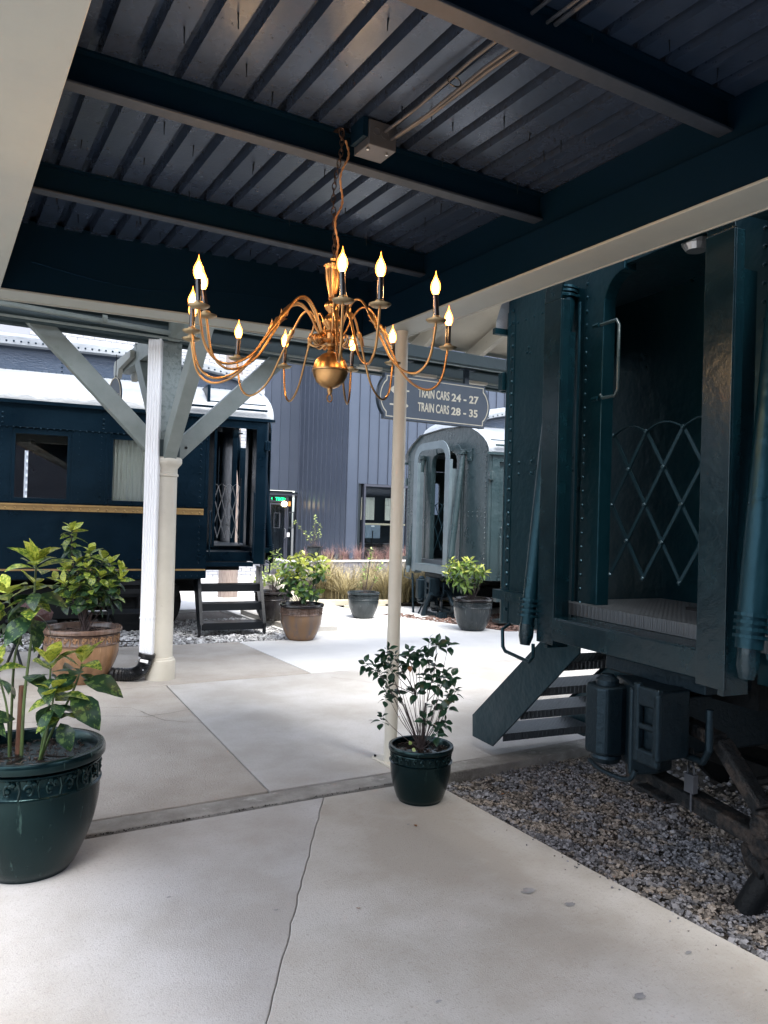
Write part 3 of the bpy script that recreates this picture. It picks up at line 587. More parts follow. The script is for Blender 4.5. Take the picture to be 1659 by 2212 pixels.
for zz,nums in ((.278,'24 - 27'),(.125,'28 - 35')):
    st('TRAIN CARS',-.245,zz,.135,.55,'lettering',.0022); st(nums,.20,zz,.118,1.10,'numerals',.003)
m=MB(); m.prism([(-.36,-.008),(-.36,.008),(-.56,.008),(-.50,.055),(-.52,.065),(-.61,0),(-.52,-.065),(-.50,-.055),(-.56,-.008)],(0,-.007,.325),(1,0,0),(0,0,1),(0,.0025,0)); m.build('arrow','signtext',sg)
m=MB(); m.prism([(-.60,-.008),(-.42,-.008),(-.42,-.045),(-.365,0),(-.42,.045),(-.42,.008),(-.60,.008)],(0,-.007,.165),(1,0,0),(0,0,1),(0,.0025,0)); m.build('arrow','signtext',sg)
for x in (-.42,.42):
    m=MB(); m.box(x-.03,.01,.495,x+.03,.045,.66); m.box(x-.11,-.01,.65,x+.11,.07,.662); m.build('hanger_bracket','signedge',sg)

# ================================================================== RAILWAY CARRIAGES
# local frame: x runs into the carriage from its end, y across, z up
def arch_pts(hw,z0,z1,r,n=8):
    pts=[(-hw,z0),(hw,z0)]
    for i in range(n+1): a=math.pi/2*i/n; pts.append((hw-r+r*math.cos(a),z1-r+r*math.sin(a)))
    for i in range(n+1): a=math.pi/2*(1+i/n); pts.append((-hw+r+r*math.cos(a),z1-r+r*math.sin(a)))
    return pts
LOWROOF=[(1.5,2.90),(1.53,2.93),(1.525,3.0),(1.47,3.09),(1.36,3.18),(1.18,3.28),(.95,3.37)]
def roofz(y):
    y=abs(y); P=LOWROOF[2:]
    for (a,b),(c,d) in zip(P[:-1],P[1:]):
        if c<=y<=a: return d+(b-d)*(y-c)/(a-c)
    return 3.37+(.95-y)/.95*.06 if y<.95 else 3.0
def gate(parent,x,hw,zt,zb,nd,mat='lattice',w=.017,along='y',cy=0):
    """folding lattice gate: straight flat bars crossing in diamonds, arched at the top"""
    dy=2*hw/nd; rows=4; dz=(zt-zb)/rows
    def P(y,z,o=0): return (x+o,cy+y,z) if along=='y' else (x+y,cy+o,z)
    pins=MB(); seen=set()
    for sgn in (1,-1):
        for k in range(-rows,nd+rows+1):
            y0=-hw+k*dy; y1=y0+sgn*dy/2*rows; a=(y0,zt);b=(y1,zb)
            if sgn*0+1:
                t0=0;t1=1; lo,hi=-hw,hw; dyy=y1-y0
                ta=(lo-y0)/dyy; tb=(hi-y0)/dyy; t0=max(0,min(ta,tb)); t1=min(1,max(ta,tb))
                if t1-t0<.05: continue
                p=(y0+dyy*t0,zt+(zb-zt)*t0); q=(y0+dyy*t1,zt+(zb-zt)*t1)
                m=MB(); m.bar(P(*p,-.004*sgn),P(*q,-.004*sgn),.0045,w,up=(1,0,0) if along=='x' else (0,1,0)); 
                m.build('gate_bar',mat,parent)
    for j in range(rows+1):
        off=0 if j%2==0 else dy/2
        for k in range(nd+1):
            y=-hw+off+k*dy
            if y<=hw+1e-6: pins.rivet(P(y,zt-j*dz,-.006),(-1,0,0) if along=='y' else (0,1,0),.011)
    for k in range(nd):
        y0=-hw+k*dy; m=MB(); pts=[P(y0+dy*i/8,zt+.042*math.sin(math.pi*i/8)) for i in range(9)]
        for a,b in zip(pts[:-1],pts[1:]): m.bar(a,b,.005,w*.8,up=(1,0,0) if along=='y' else (0,1,0))
        m.build('gate_arch',mat,parent)
    o=pins.build('gate_pin',mat,parent); o['kind']='stuff'; 
def carriage(name_label,loc,rz,dz,paint,dpaint,length,doors,wins,belt,sidewall,gate_at='arch',gate_w=.017,detail=1,oppwins=()):
    t=thing('passenger_carriage',name_label,'railway carriage',(loc.x,loc.y,dz),rz,'old passenger carriages around the platform')
    pm=paint; rv=MB(); AH=.455
    XW0,XW1=.25,.29        # end wall
    # end wall: two riveted sheets and a head sheet with the arched opening between
    for s in (1,-1):
        m=MB(); poly=[(s*.60,.93),(s*1.45,.93)]+[(s*1.45,roofz(1.45))]+[(s*y,roofz(y)) for y in (1.3,1.1,.95,.8,.6)]
        m.prism(poly,(XW0,0,0),(0,1,0),(0,0,1),(XW1-XW0,0,0)); m.build('end_sheet',pm,t,bevel=.004)
        # jamb casting beside the opening, slightly proud
        jp=[(s*AH,1.10),(s*.625,1.10),(s*.625,2.82)]+[(s*(AH+.15-.15+ .15*math.cos(a)),2.82+.0*a) for a in ()]
        m=MB(); inner=[(s*(AH-.16+.16*math.cos(math.pi/2*i/7)),2.83+.16*math.sin(math.pi/2*i/7)) for i in range(8)]
        outer=[(s*.625,1.10),(s*.625,3.0),(s*.50,3.12),(s*(AH-.16),3.12)]
        m.prism([(s*AH,1.10)]+outer+inner[::-1],(XW0-.012,0,0),(0,1,0),(0,0,1),(.085,0,0)); m.build('door_jamb',pm,t,bevel=.006)
        m=MB(); m.tube([(XW0+.045,s*1.44,.93),(XW0+.045,s*1.44,3.02)],.05,14); m.build('corner_post',pm,t,smooth=True)
        m=MB(); m.box(XW0-.004,s*1.40,.93,XW0,s*1.36,3.0)
        m.build('corner_strip',pm,t)
        for i in range(int(26*1)):
            rv.rivet((XW0-.004,s*1.385,1.02+i*.08),(-1,0,0),.0115)
        for i in range(24 if detail else 14): rv.rivet((XW0-.012,s*.60,1.15+i*(.08 if detail else .13)),(-1,0,0),.0085)
        for i in range(5):
            for zz in (1.92,1.995): rv.rivet((XW0,s*(.72+.14*i),zz),(-1,0,0),.010)
        for (yy,zz) in ((.78,2.72),(.80,2.69),(.77,2.67),(1.2,2.74),(1.22,2.71),(1.18,2.70)): rv.rivet((XW0,s*yy,zz),(-1,0,0),.009)
        for i in range(9): rv.rivet((XW0,s*(.7+.09*i),2.93),(-1,0,0),.008)
        # vertical seam pipe beside the opening
        m=MB(); m.tube([(XW0-.014,s*.665,1.05),(XW0-.014,s*.665,2.9)],.010,8); m.build('drain_rod',pm,t,smooth=True)
        # slanting buffer tube with clamps and foot
        a=V(.20,s*.74,2.99); b=V(-.035,.72 if s>0 else -.80,1.02 if s>0 else 1.13); b2=a.lerp(b,.03)
        m=MB(); m.tube([a,a.lerp(b,.08),a.lerp(b,.5),a.lerp(b,.9),b],[.052,.056,.054,.045,.04] if s>0 else [.04,.046,.052,.055,.052],18); m.build('slanting_buffer_tube',pm,t,smooth=True)
        m=MB()
        for q in (.0,.012,.025,.93,.945,.96,.975): 
            c=a.lerp(b,q); d=(b-a).normalized(); m.tube([c-d*.007,c+d*.007],.067 if q<.1 else .064,18)
        m.build('tube_collar',pm,t)
        m=MB(); m.tube([b,b+(b-a).normalized()*.07,b+(b-a).normalized()*.12],[.042,.042,.028],14); m.build('tube_foot',dpaint,t,smooth=True)
        m=MB(); m.box(.12,s*.74-.06,2.93,XW0,s*.74+.12,2.95); m.box(XW0-.02,s*.80,2.82,XW0,s*.96,3.02); m.build('tube_bracket',pm,t,bevel=.004)
        for (yy,zz) in ((.83,2.86),(.92,2.86),(.83,2.97),(.92,2.97)): rv.rivet((XW0-.02,s*yy,zz),(-1,0,0),.012)
        # uncoupling lever under the corner
        m=MB(); m.tube([(.16,s*1.20,.95),(.10,s*1.19,.92),(.10,s*1.18,.81),(.10,s*1.15,.785),(.10,s*.89,.765),(.10,s*.85,.80),(.10,s*.85,.88)],.0115,8); m.build('uncoupling_lever',pm,t,smooth=True)
        m=MB(); m.box(XW0-.02,s*1.475,2.50,XW0+.06,s*1.53,2.62); m.tube([(XW0+.02,s*1.515,2.49),(XW0+.02,s*1.515,2.63)],.022,10); m.build('marker_lamp_bracket',pm,t,bevel=.004)
    m=MB(); m.prism([(-.60,3.02),(.60,3.02)]+[(y,roofz(y)) for y in (.6,.3,0,-.3,-.6)],(XW0+.001,0,0),(0,1,0),(0,0,1),(XW1-XW0-.002,0,0)); m.build('head_sheet',pm,t)
    # diaphragm face plate: two broad legs, arched head and bottom beam
    legs=[]
    for s in (1,-1):
        m=MB(); m.box(-.012,s*.508,.93,.0,s*.662,2.85); m.box(0,s*(.508 if s>0 else .650),.935,.05,s*(.520 if s>0 else .662),2.85); lg=m.build('diaphragm_leg',dpaint,t,bevel=.003)
        m=MB(); m.box(.02,s*.60,.9,.16,s*.63,2.7); m.build('diaphragm_fold',dpaint,t)
    n=10; out=[(.665*math.cos(math.pi*i/n) if 0 else 0,0) for i in range(0)]
    def head(hw,z,r):
        pts=[]
        for i in range(9): a=math.pi/2*i/8; pts.append((hw-r+r*math.cos(a),z-r+r*math.sin(a)))
        for i in range(9): a=math.pi/2*(1+i/8); pts.append((-hw+r+r*math.cos(a),z-r+r*math.sin(a)))
        return pts
    o_=head(.665,3.18,.33); i_=head(.515,3.05,.20)
    m=MB(); m.prism(o_+i_[::-1],(-.012,0,0),(0,1,0),(0,0,1),(.012,0,0)); m.build('diaphragm_head',dpaint,t,bevel=.003)
    m=MB(); m.box(-.010,-.514,.955,.012,.514,1.075); m.box(-.012,-.514,1.0751,.20,.514,1.083); m.build('buffer_beam',dpaint,t,bevel=.003)
    # platform floor with riser
    m=MB(); m.box(.17,-.72,1.145,1.05,.72,1.152); m.box(.17,-.72,1.155-.01,.176,.72,1.085); m.build('tread_floor','tread',t)
    m=MB(); m.box(.176,-.60,1.09,1.05,.60,1.144); m.box(.18,-1.45,1.09,.42,-.72,1.15); m.box(.18,.72,1.09,.42,1.45,1.15); m.box(.30,-1.3,.96,1.05,1.3,1.089); m.build('platform_frame',pm,t)
    m=MB(); m.box(.38,-.5,.78,1.2,.5,.955); m.box(.45,-1.3,.90,1.05,1.3,.955); m.build('end_sill','under',t)
    # vestibule
    m=MB(); m.box(.96 if detail==1 else 1.06,-1.45,.95,1.10,1.45,3.34); m.build('bulkhead',pm,t)
    m=MB(); m.ring([(-.40,1.16),(.40,1.16),(.40,3.0),(-.40,3.0)],[(-.35,1.19),(.35,1.19),(.35,2.95),(-.35,2.95)],(1.055,0,0),(0,1,0),(0,0,1),(.004,0,0)); m.build('bulkhead_door_frame',pm,t)
    if gate_at!='arch' or detail==0:
        m=MB(); m.prism(arch_pts(.16,1.95,2.62,.13),(1.04,.05,0),(0,1,0),(0,0,1),(.01,0,0)); m.build('door_window','globe' if 0 else 'glass',t)
    m=MB(); m.box(.29,-1.44,3.10,1.06,1.44,3.13); m.build('vestibule_ceiling',pm,t)
    m=MB()
    for i in range(9): rv.rivet((1.055,-.5+.12*i,2.72),(-1,0,0),.008)
    m=MB(); m.lathe([(.0,0),(.05,0),(.07,.03),(.075,.05)],16,c=(.45,.0,3.03)); m.box(.40,-.05,3.08,.5,.05,3.1); m.build('vestibule_lamp','chrome' if detail else 'white',t)
    if detail==1:
        m=MB(); m.tube([(.20,.42,1.60+.72),(.20,.40,1.58+.72),(.20,.30,2.30),(.20,.28,2.33),(.20,.28,2.68),(.20,.30,2.71),(.20,.40,2.71),(.20,.44,2.71)],.009,10)
        m.build('grab_handle','carfar',t,smooth=True); m=MB()
        for zz in (2.30,2.71): m.tube([(.19,.43,zz),(.19,.475,zz)],.013,8)
        m.build('handle_socket',pm,t)
        m=MB(); m.box(.62,-.34,1.152,.98,.18,1.168); m.build('door_mat','blackpl',t)
    # side corner strip, door side openings
    for s in (1,-1):
        m=MB(); m.box(.29,s*1.475,.93,.42,s*1.50,3.03); m.build('corner_side_sheet',pm,t)
        m=MB(); m.box(.421,s*1.475,2.78,1.05,s*1.50,3.03); m.build('door_lintel',pm,t)
        if doors[0 if s>0 else 1]:
            z0=.98
            m=MB(); m.ring([(.43,z0),(1.04,z0),(1.04,2.77),(.43,2.77)],[(.56,1.95),(.91,1.95),(.91,2.55),(.56,2.55)],(0,s*1.42,0),(1,0,0),(0,0,1),(0,s*.03,0)); d_=m.build('vestibule_door',pm,t,bevel=.003)
            m=MB(); m.box(.56,s*1.43,1.95,.91,s*1.437,2.55); m.build('door_glass','glass',d_)
            m=MB(); m.ring(arch_pts(.19,-.33,.33,.07),arch_pts(.175,-.315,.315,.06),(.735,s*1.45,2.25),(1,0,0),(0,0,1),(0,s*.012,0)); m.build('window_frame',pm,d_)
            m=MB(); m.tube([(.50,s*1.46,1.75),(.50,s*1.50,1.75),(.60,s*1.51,1.75)],.012,8); m.build('door_handle','chrome',d_)
            m=MB(); m.tube([(.47,s*1.48,1.62),(.45,s*1.53,1.60),(.45,s*1.53,1.05),(.47,s*1.48,1.03)],.012,8); m.build('grab_rail',pm,d_,smooth=True)
            m=MB(); m.box(.44,s*1.45,1.86,1.03,s*1.456,1.865); m.box(.44,s*1.45,1.45,1.03,s*1.456,1.455); m.build('door_moulding',pm,d_)
            m=MB(); m.box(.42,s*1.40,.93,1.06,s*1.52,.975); m.box(.42,s*1.35,.60,1.06,s*1.5,.66); m.box(.42,s*1.4,.28,1.06,s*1.6,.33); m.build('trap_step',pm,t)
        else:
            m=MB(); m.tube([(1.03,s*1.50,1.04),(1.03,s*1.53,1.06),(1.03,s*1.53,1.62),(1.03,s*1.50,1.64)],.011,8); m.tube([(.44,s*1.50,1.0),(.44,s*1.53,1.02),(.44,s*1.53,1.9),(.44,s*1.5,1.92)],.010,8); m.build('grab_rail',pm,t,smooth=True)
            m=MB(); m.box(.42,s*1.42,.90,1.06,s*1.49,.955); m.build('door_sill',pm,t)
            # door folded back against the bulkhead
            if detail==1: continue
            m=MB(); m.box(.95,s*1.44,1.16,.985,s*.86,2.76); m.build('folded_door',pm,t,bevel=.004)
    if gate_at=='arch': gate(t,.335,.52,2.105,1.32,4,w=gate_w*1.15,cy=-.06)
    else:
        gate(t,.51,.22,2.03,1.25,4,w=gate_w,along='x',cy=0.0,mat='chrome')
        m=MB()
        for x in (.28,.74): m.tube([(x,0,1.15),(x,0,2.14),(x,0,2.17)],[.010,.010,.018],8)
        m.build('gate_post','blacksteel',t)
    # side walls of the body
    for s in (1,-1):
        y0,y1=s*1.47,s*1.50
        if sidewall and s>0:
            m=MB(); m.box(1.06,y0,.74,length,y1,1.60); m.build('lower_side_sheet',pm,t)
            m=MB(); m.box(1.06,y0,2.60,length,y1,2.905); m.build('letterboard_sheet',pm,t)
            m=MB(); m.box(1.06,y1,2.60,length,y1+.006,2.625); m.box(1.06,y1,1.69,length,y1+.03,1.71); m.box(1.06,y1,2.88,length,y1+.03,2.90); m.build('side_moulding',pm,t)
            edges=[1.06]+[e for w in wins for e in w]+[length]
            for a,b in zip(edges[0::2],edges[1::2]):
                m=MB(); m.box(a+.001,y0,1.60,b-.001,y1-.002,2.60); m.build('window_pier',pm,t)
                m=MB(); m.box(a+.02,y1-.002,1.71,a+.045,y1+.008,2.56); m.box(b-.045,y1-.002,1.71,b-.02,y1+.008,2.56)
                if b-a<2: m.build('pier_moulding',pm,t)
            for a,b in wins:
                m=MB(); m.ring([(a,1.61),(b,1.61),(b,2.59),(a,2.59)],[(a+.04,1.74),(b-.04,1.74),(b-.04,2.52),(a+.04,2.52)],(0,y0,0),(1,0,0),(0,0,1),(0,.022,0)); wf=m.build('window',pm,t,bevel=.002)
                m=MB(); m.box(a+.035,y0+.004,1.735,b-.035,y0+.010,2.525); m.build('pane','glass',wf)
                m=MB(); m.box(a+.0,y1-.004,1.585,b,y1+.02,1.612); m.build('sill',pm,wf)
                for i in range(2):
                    pass
            # belt
            if belt:
                m=MB(); m.box(1.12,y1,1.585,length,y1+.022,1.655); bl=m.build('gold_belt_rail','gold',t,bevel=.003)
                m=MB(); m.box(1.12,y1+.022,1.648,length,y1+.034,1.668); m.build('belt_lip','gold',bl)
                m=MB(); x=1.17; q=0
                while x<6: m.rivet((x,y1+.022,1.616),(0,1,0),.011); x+=.105 if q%9<7 else .055; q+=1
                m.build('belt_rivet','gold',bl)['kind']='stuff'
                m=MB(); m.box(1.07,y1,.845,length,y1+.004,.868); m.build('gold_stripe','gold',t)
            x=1.1
            while x<6.2:
                for zz in (2.592,): rv.rivet((x,y1+.004,zz),(0,1,0),.011)
                rv.rivet((x,y1,.775),(0,1,0),.007); x+=.075
            for i in range(22): 
                rv.rivet((1.17,y1,.95+.08*i if .95+.08*i<1.55 else .95+.08*i+.15),(0,1,0),.011)
            for a in (1.55,2.4,3.55,4.65):
                for zz in (2.64,2.70,2.76): rv.rivet((a,y1,zz),(0,1,0),.012)
            for q in (2.42,2.68,3.55,3.8,4.66,4.9):
                for i in range(11): rv.rivet((q,y1-.002,1.74+.08*i),(0,1,0),.006)
        elif oppwins and s<0:
            edges=[1.06]+[e for w in oppwins for e in w]+[length]
            m=MB(); m.box(1.06,y0,.74,length,y1,1.74); m.box(1.06,y0,2.52,length,y1,2.905)
            for a,b in zip(edges[0::2],edges[1::2]): m.box(a,y0,1.74,b,y1,2.52)
            m.build('far_side_sheet',pm,t)
        else:
            m=MB(); m.box(1.06,y0,.74,length,y1,2.905); m.build('side_sheet',pm,t)
            for i in range(22): rv.rivet((1.12,y1,1.0+.085*i),(0,s,0),.01)
            for w in range(3):
                a=1.75+1.12*w; m=MB(); m.ring([(a,1.66),(a+.66,1.66),(a+.66,2.56),(a,2.56)],[(a+.04,1.70),(a+.62,1.70),(a+.62,2.52),(a+.04,2.52)],(0,y1,0),(1,0,0),(0,0,1),(0,s*.015,0)); wf=m.build('window',pm,t)
                m=MB(); m.box(a+.04,y1,1.70,a+.62,y1+s*.006,2.52); m.build('pane','glass',wf)
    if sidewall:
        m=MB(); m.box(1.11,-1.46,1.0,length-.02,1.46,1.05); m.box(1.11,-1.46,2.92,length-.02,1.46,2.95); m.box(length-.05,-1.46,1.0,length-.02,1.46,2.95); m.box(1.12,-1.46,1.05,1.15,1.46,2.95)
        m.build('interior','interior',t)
    # roof: lofted lower deck and clerestory that stoops down over the vestibule
    secs=[0.20,.26,.32,.5,.8,1.1,1.4,1.7,2.0,2.3,2.6,3.2,5,length+.1]
    def cl(x): # clerestory height factor
        if x<.32: return 0
        if x>2.4: return 1
        t_=(x-.32)/2.08; return math.sqrt(max(0,1-(1-t_)**2))
    def sec(x):
        k=cl(x); P=[(y,z-(0.02 if x<.25 else 0)) for y,z in LOWROOF]; 
        P=P+[(.93,3.375+.0*k)]
        full=P+[(.90-.0*(1-k),3.385),(0,3.43)]
        return full
    m=MB(); prev=None; nv=None
    for x in secs:
        half=sec(x); row=[(x,y,z) for y,z in half]+[(x,-y,z) for y,z in half[-2::-1]]; o=len(m.v); m.v+=row; nv=len(row)
        if prev is not None: m.f+=[(prev+i,prev+i+1,o+i+1,o+i) for i in range(nv-1)]
        prev=o
    m.build('lower_roof','roofp',t,smooth=True)
    m=MB(); m.box(.18,-1.535,2.885,length,-1.50,2.925); m.box(.18,1.50,2.885,length,1.535,2.925); m.build('eave_moulding',pm,t)
    for s in (1,-1):
        m=MB(); m.bar((.30,s*1.565,3.03),(1.35,s*1.565,3.03),.012,.03); m.build('drip_rail',pm,t)
    cs=[x for x in [.32,.36,.42,.5,.62,.8,1.0,1.2,1.4,1.7,2.0,2.4,3,5,length]]
    m=MB(); prev=None
    for x in cs:
        k=cl(x); row=[(x,.90,3.36),(x,.90,3.385+.31*k),(x,-.90,3.385+.31*k),(x,-.90,3.36)]; o=len(m.v); m.v+=row
        if prev is not None: m.f+=[(prev+i,prev+i+1,o+i+1,o+i) for i in (0,2)]
        prev=o
    m.build('clerestory_side','cler',t)
    m=MB(); prev=None
    for x in cs:
        k=cl(x); b=3.385+.31*k; row=[(x,.985,b-.012),(x,1.0,b+.0),(x,1.0,b+.10*(.3+.7*k)),(x,.93,b+.15*(.3+.7*k)),(x,.6,b+.20*(.3+.7*k)),(x,0,b+.24*(.3+.7*k)),(x,-.6,b+.20*(.3+.7*k)),(x,-.93,b+.15*(.3+.7*k)),(x,-1.0,b+.10*(.3+.7*k)),(x,-1.0,b),(x,-.985,b-.012)]
        o=len(m.v); m.v+=row; nn=len(row)
        if prev is not None: m.f+=[(prev+i,prev+i+1,o+i+1,o+i) for i in range(nn-1)]+[(prev+nn-1,prev,o,o+nn-1)]
        prev=o
    m.f.append(tuple(range(nn))); m.build('upper_roof','roofp',t,smooth=True)
    x=.5
    while x<7:
        k=cl(x); b=3.385+.31*k
        for s in (1,-1):
            rv.rivet((x,s*1.0,b+.035*k+.005),(0,s,.1),.011)
            rv.rivet((x,s*.94,3.385),(0,s,1),.009)
        x+=.085
    m=MB()
    for sx in (2.9,4.7):
        for s in (1,-1):
            for i in range(5): rv.rivet((sx,s*.90,3.42+.055*i),(0,s,0),.010)
    o=rv.build('rivet',pm,t); o['kind']='stuff'
    # underframe, truck, wheels
    m=MB(); m.box(1.1,-1.25,.70,length,1.25,.74); m.box(.9,-.25,.45,length,.25,.70); m.box(6.5,-1.2,.35,9,-.6,.7); m.box(6.5,.6,.35,9,1.2,.7); m.build('underframe','under',t)
    for s in (1,-1):
        m=MB(); m.box(1.35,s*.98,.46,4.3,s*1.10,.62); m.box(2.5,s*.95,.20,3.1,s*1.15,.5)
        for xx in (1.75,3.85): m.box(xx-.13,s*.98,.28,xx+.13,s*1.16,.52)
        m.build('truck_frame','under',t,bevel=.01)
        for xx in (1.75,3.85):
            m=MB(); m.tube([(xx,s*.74,.36),(xx,s*.79,.36),(xx,s*.79,.36),(xx,s*.88,.36)],[.49,.49,.45,.45],32); m.build('wheel','under',t)
    for s in (1,-1):
        m=MB(); m.box(1.6,s*.72,-.02,length,s*.79,.0); m.box(1.6,s*.745,-.1,length,s*.765,-.02); m.build('rail','rust',t)
    return t

def LOC(o,a,v): return o+TA*a+TN*v
N0=V(2.9,2.5,0)+TN*.17
near=carriage('nearest dark teal carriage on the right with lattice gate and slanting buffer tubes',N0,TANG,0,'car','diaph',13,(0,1),[],0,False,'arch',.017,1)
P0=V(2.0,10.19,0)+TA*2.25+TN*1.5
wn_=[(1.65,2.315),(2.775,3.44),(3.90,4.565),(5.03,5.695),(6.15,6.82)]
left=carriage('long navy carriage at the left with gold belt rail and curtained windows',P0,TANG+math.pi,0,'carblue','carblue',12,(0,0),wn_,1,True,-1,.012,2,oppwins=[(2.2,2.3),(3.32,3.37),(4.6,4.7),(6.2,6.3)])
P1=V(7.35,10.93,0)
far=carriage('pale green grey carriage end seen between the columns, far right',P1,TANG,-.24,'carfar','diaphfar',12,(1,1),[],0,False,'arch',.02,0)
# white lit lamp of the far vestibule is unlit metal; curtain in the left carriage
cu=MB(); n=60
for layer,(xa,xb) in enumerate(((1.70,2.29),)):
    vs=[]; fs=[]
    for i in range(n+1):
        x=xa+(xb-xa)*i/n; y=1.40+.014*math.sin(i*1.15)+.006*math.sin(i*2.7+1); vs+=[(x,y,1.74),(x+.004*math.sin(i),y,2.1),(x,y*.999,2.53)]
    for i in range(n): fs+=[(3*i,3*i+3,3*i+4,3*i+1),(3*i+1,3*i+4,3*i+5,3*i+2)]
    cu.add(vs,fs)
cu.build('curtain','curtain',left,smooth=True)
m=MB()
for a,b in ((3.93,4.2),(4.4,4.54)):
    vs=[];fs=[]
    for i in range(25):
        x=a+(b-a)*i/24; y=1.40+.014*math.sin(i*1.25); vs+=[(x,y,1.74),(x,y,2.53)]
    m.add(vs,[(2*i,2*i+2,2*i+3,2*i+1) for i in range(24)])
m.build('curtain','curtain',left,smooth=True)

# ---- coupler and hoses of an end (parts of the carriage)
def coupler_set(t0,mat,rust,big):
    t=bpy.data.objects.new('coupler_assembly',None); COL.objects.link(t); t.parent=t0; t.location=(0,-.14 if big else 0,.0)
    c=thing('tmp','','') if 0 else None
    m=MB(); prof=[(-.13,0),(-.02,-.03),(.07,-.02),(.115,.02),(.12,.09),(.07,.13),(-.05,.14),(-.13,.11)]
    # knuckle: upright rounded jaw at the +y side
    m.prism([(y,x) for x,y in [(-.13,.05),(-.155,.09),(-.155,.17),(-.12,.215),(-.04,.225),(.02,.20),(.03,.06),(-.05,.04)]],(0,0,.50),(0,1,0),(1,0,0),(0,0,.33)); kn=m.build('knuckle',mat,t,bevel=.018,seg=3)
    m=MB(); m.tube([(-.07,.12,.46),(-.07,.12,.88)],.03,12); m.lathe([(.055,.83),(.055,.855),(.03,.875),(0,.88)],14,c=(-.07,.12,0)); m.lathe([(.06,.46),(.075,.485),(.07,.50)],14,c=(-.07,.12,0)); m.build('knuckle_pin',mat,t,smooth=True)
    m=MB(); m.prism([(y,x) for x,y in [(-.02,.04),(-.06,-.04),(-.11,-.07),(-.12,-.10),(.02,-.13),(.14,-.10),(.16,.10),(.05,.20)]],(0,0,.46),(0,1,0),(1,0,0),(0,0,.40)); m.build('coupler_head',mat,t,bevel=.016,seg=3)
    m=MB(); hole=lambda z0,z1:[(-.215,z0),(-.125,z0),(-.125,z1),(-.215,z1)]
    # guard plate with two windows, standing at the -y side
    P=[(-.10,.86),(-.24,.82),(-.255,.60),(-.21,.52),(-.10,.47)]
    m=MB(); 
    for (za,zb) in ((.53,.60),(.685,.715),(.79,.88)): m.box(-.105,-.25,za,-.07,-.10,zb)
    m.box(-.105,-.255,.56,-.07,-.215,.86); m.box(-.108,-.135,.53,-.07,-.095,.89); m.box(-.069,-.24,.56,.1,-.12,.87); m.build('guard_arm',mat,t,bevel=.012,seg=3)
    m=MB(); m.box(.1,-.10,.52,.9,.10,.80); m.build('coupler_shank',mat,t,bevel=.01)
    m=MB(); m.box(.10,-.32,.86,.7,.34,.93); m.tube([(.12,-.33,.80),(.12,-.33,.62),(.12,-.30,.56),(.12,-.1,.56)],.018,8); m.build('striker_casting',mat,t,bevel=.01)
    # lever rod below
    m=MB(); m.tube(catmull([(-.10,.20,.445),(-.12,.08,.43),(-.13,-.10,.445),(-.12,-.14,.50)],5),.012,8); m.build('release_rod',mat,t,smooth=True)
    # bent hanger arm, lower beam and brake hose
    m=MB(); pts=[(.22,.02,.68),(.22,-.12,.67),(.22,-.30,.645),(.22,-.53,.42),(.22,-.55,.32)]
    for a,b in zip(pts[:-1],pts[1:]): m.bar(a,b,.06,.085,up=(1,0,0))
    m.build('bent_arm',rust,t,bevel=.012)
    m=MB(); m.bar((.22,.18,.36),(.22,-.53,.30),.07,.11,up=(1,0,0)); m.tube([(.18,.17,.36),(.28,.17,.36)],.10,16); m.bar((.18,.20,.44),(.18,.10,.50),.03,.06); m.bar((.17,.10,.33),(.17,-.10,.31),.02,.15,up=(1,0,0)); m.build('lower_beam',rust,t,bevel=.012)
    m=MB(); m.tube([(.16,-.56,.36),(.28,-.56,.36)],.05,12); m.tube([(.17,-.55,.28),(.27,-.55,.28)],.055,12); m.build('pivot_boss',rust,t,bevel=.006)
    m=MB(); m.tube(catmull([(.34,-.52,.20),(.32,-.50,.13),(.28,-.46,.03),(.25,-.43,-.06)],5),.055,14); m.build('hose_stub','under',t,smooth=True)
    m=MB(); r=random.Random(5); m.tube([(.34,-.46,.25),(.32,-.52,.19),(.28,-.58,.10)],[.035,.07,.06],9); m.tube([(.30,-.38,.20),(.28,-.45,.17),(.27,-.52,.13)],[.03,.055,.04],8); m.build('hose_coupling',rust,t,bevel=.006)
    # chain and padlock
    m=MB(); 
    for i,(z,rr) in enumerate(((.475,0),(.43,1))):
        m.tube([(.15+(.012*math.cos(a) if rr else 0),-.20+(.012*math.cos(a) if not rr else 0),z+.09+.026*math.sin(a)) for a in [j*math.pi/6 for j in range(12)]],.005,6,closed=True)
    m.build('chain_link',rust,t)
    m=MB(); m.box(.135,-.23,.39,.165,-.175,.475); m.tube([(.15,-.22,.47),(.15,-.22,.505),(.15,-.20,.52),(.15,-.182,.505),(.15,-.182,.47)],.005,6); m.tube([(.15,-.205,.39),(.15,-.205,.30)],.006,6); m.build('padlock','galv' ,t,bevel=.003)
    m=MB(); m.tube(catmull([(.5,-.45,.9),(.45,-.45,.6),(.42,-.42,.5),(.4,-.35,.46)],4),.022,8); m.tube(catmull([(.45,.3,.9),(.4,.3,.5),(.35,.28,.3),(.3,.2,.22)],4),.02,8); m.box(.45,-.9,.45,.52,.6,.52); m.build('train_pipe','under',t,smooth=True)
coupler_set(near,'coupler','rust',1)
coupler_set(far,'coupler','coupler',0)
m=MB(); m.tube(catmull([(-.1,-.30,.62),(-.12,-.20,.45),(-.14,-.10,.2),(-.1,-.06,.16)],5),.045,10); m.tube([(-.1,.42,.9),(-.12,.30,.15)],.02,8); m.tube([(-.05,.1,.4),(-.1,.2,.17)],.015,8); m.build('brake_hose','coupler',far,smooth=True)
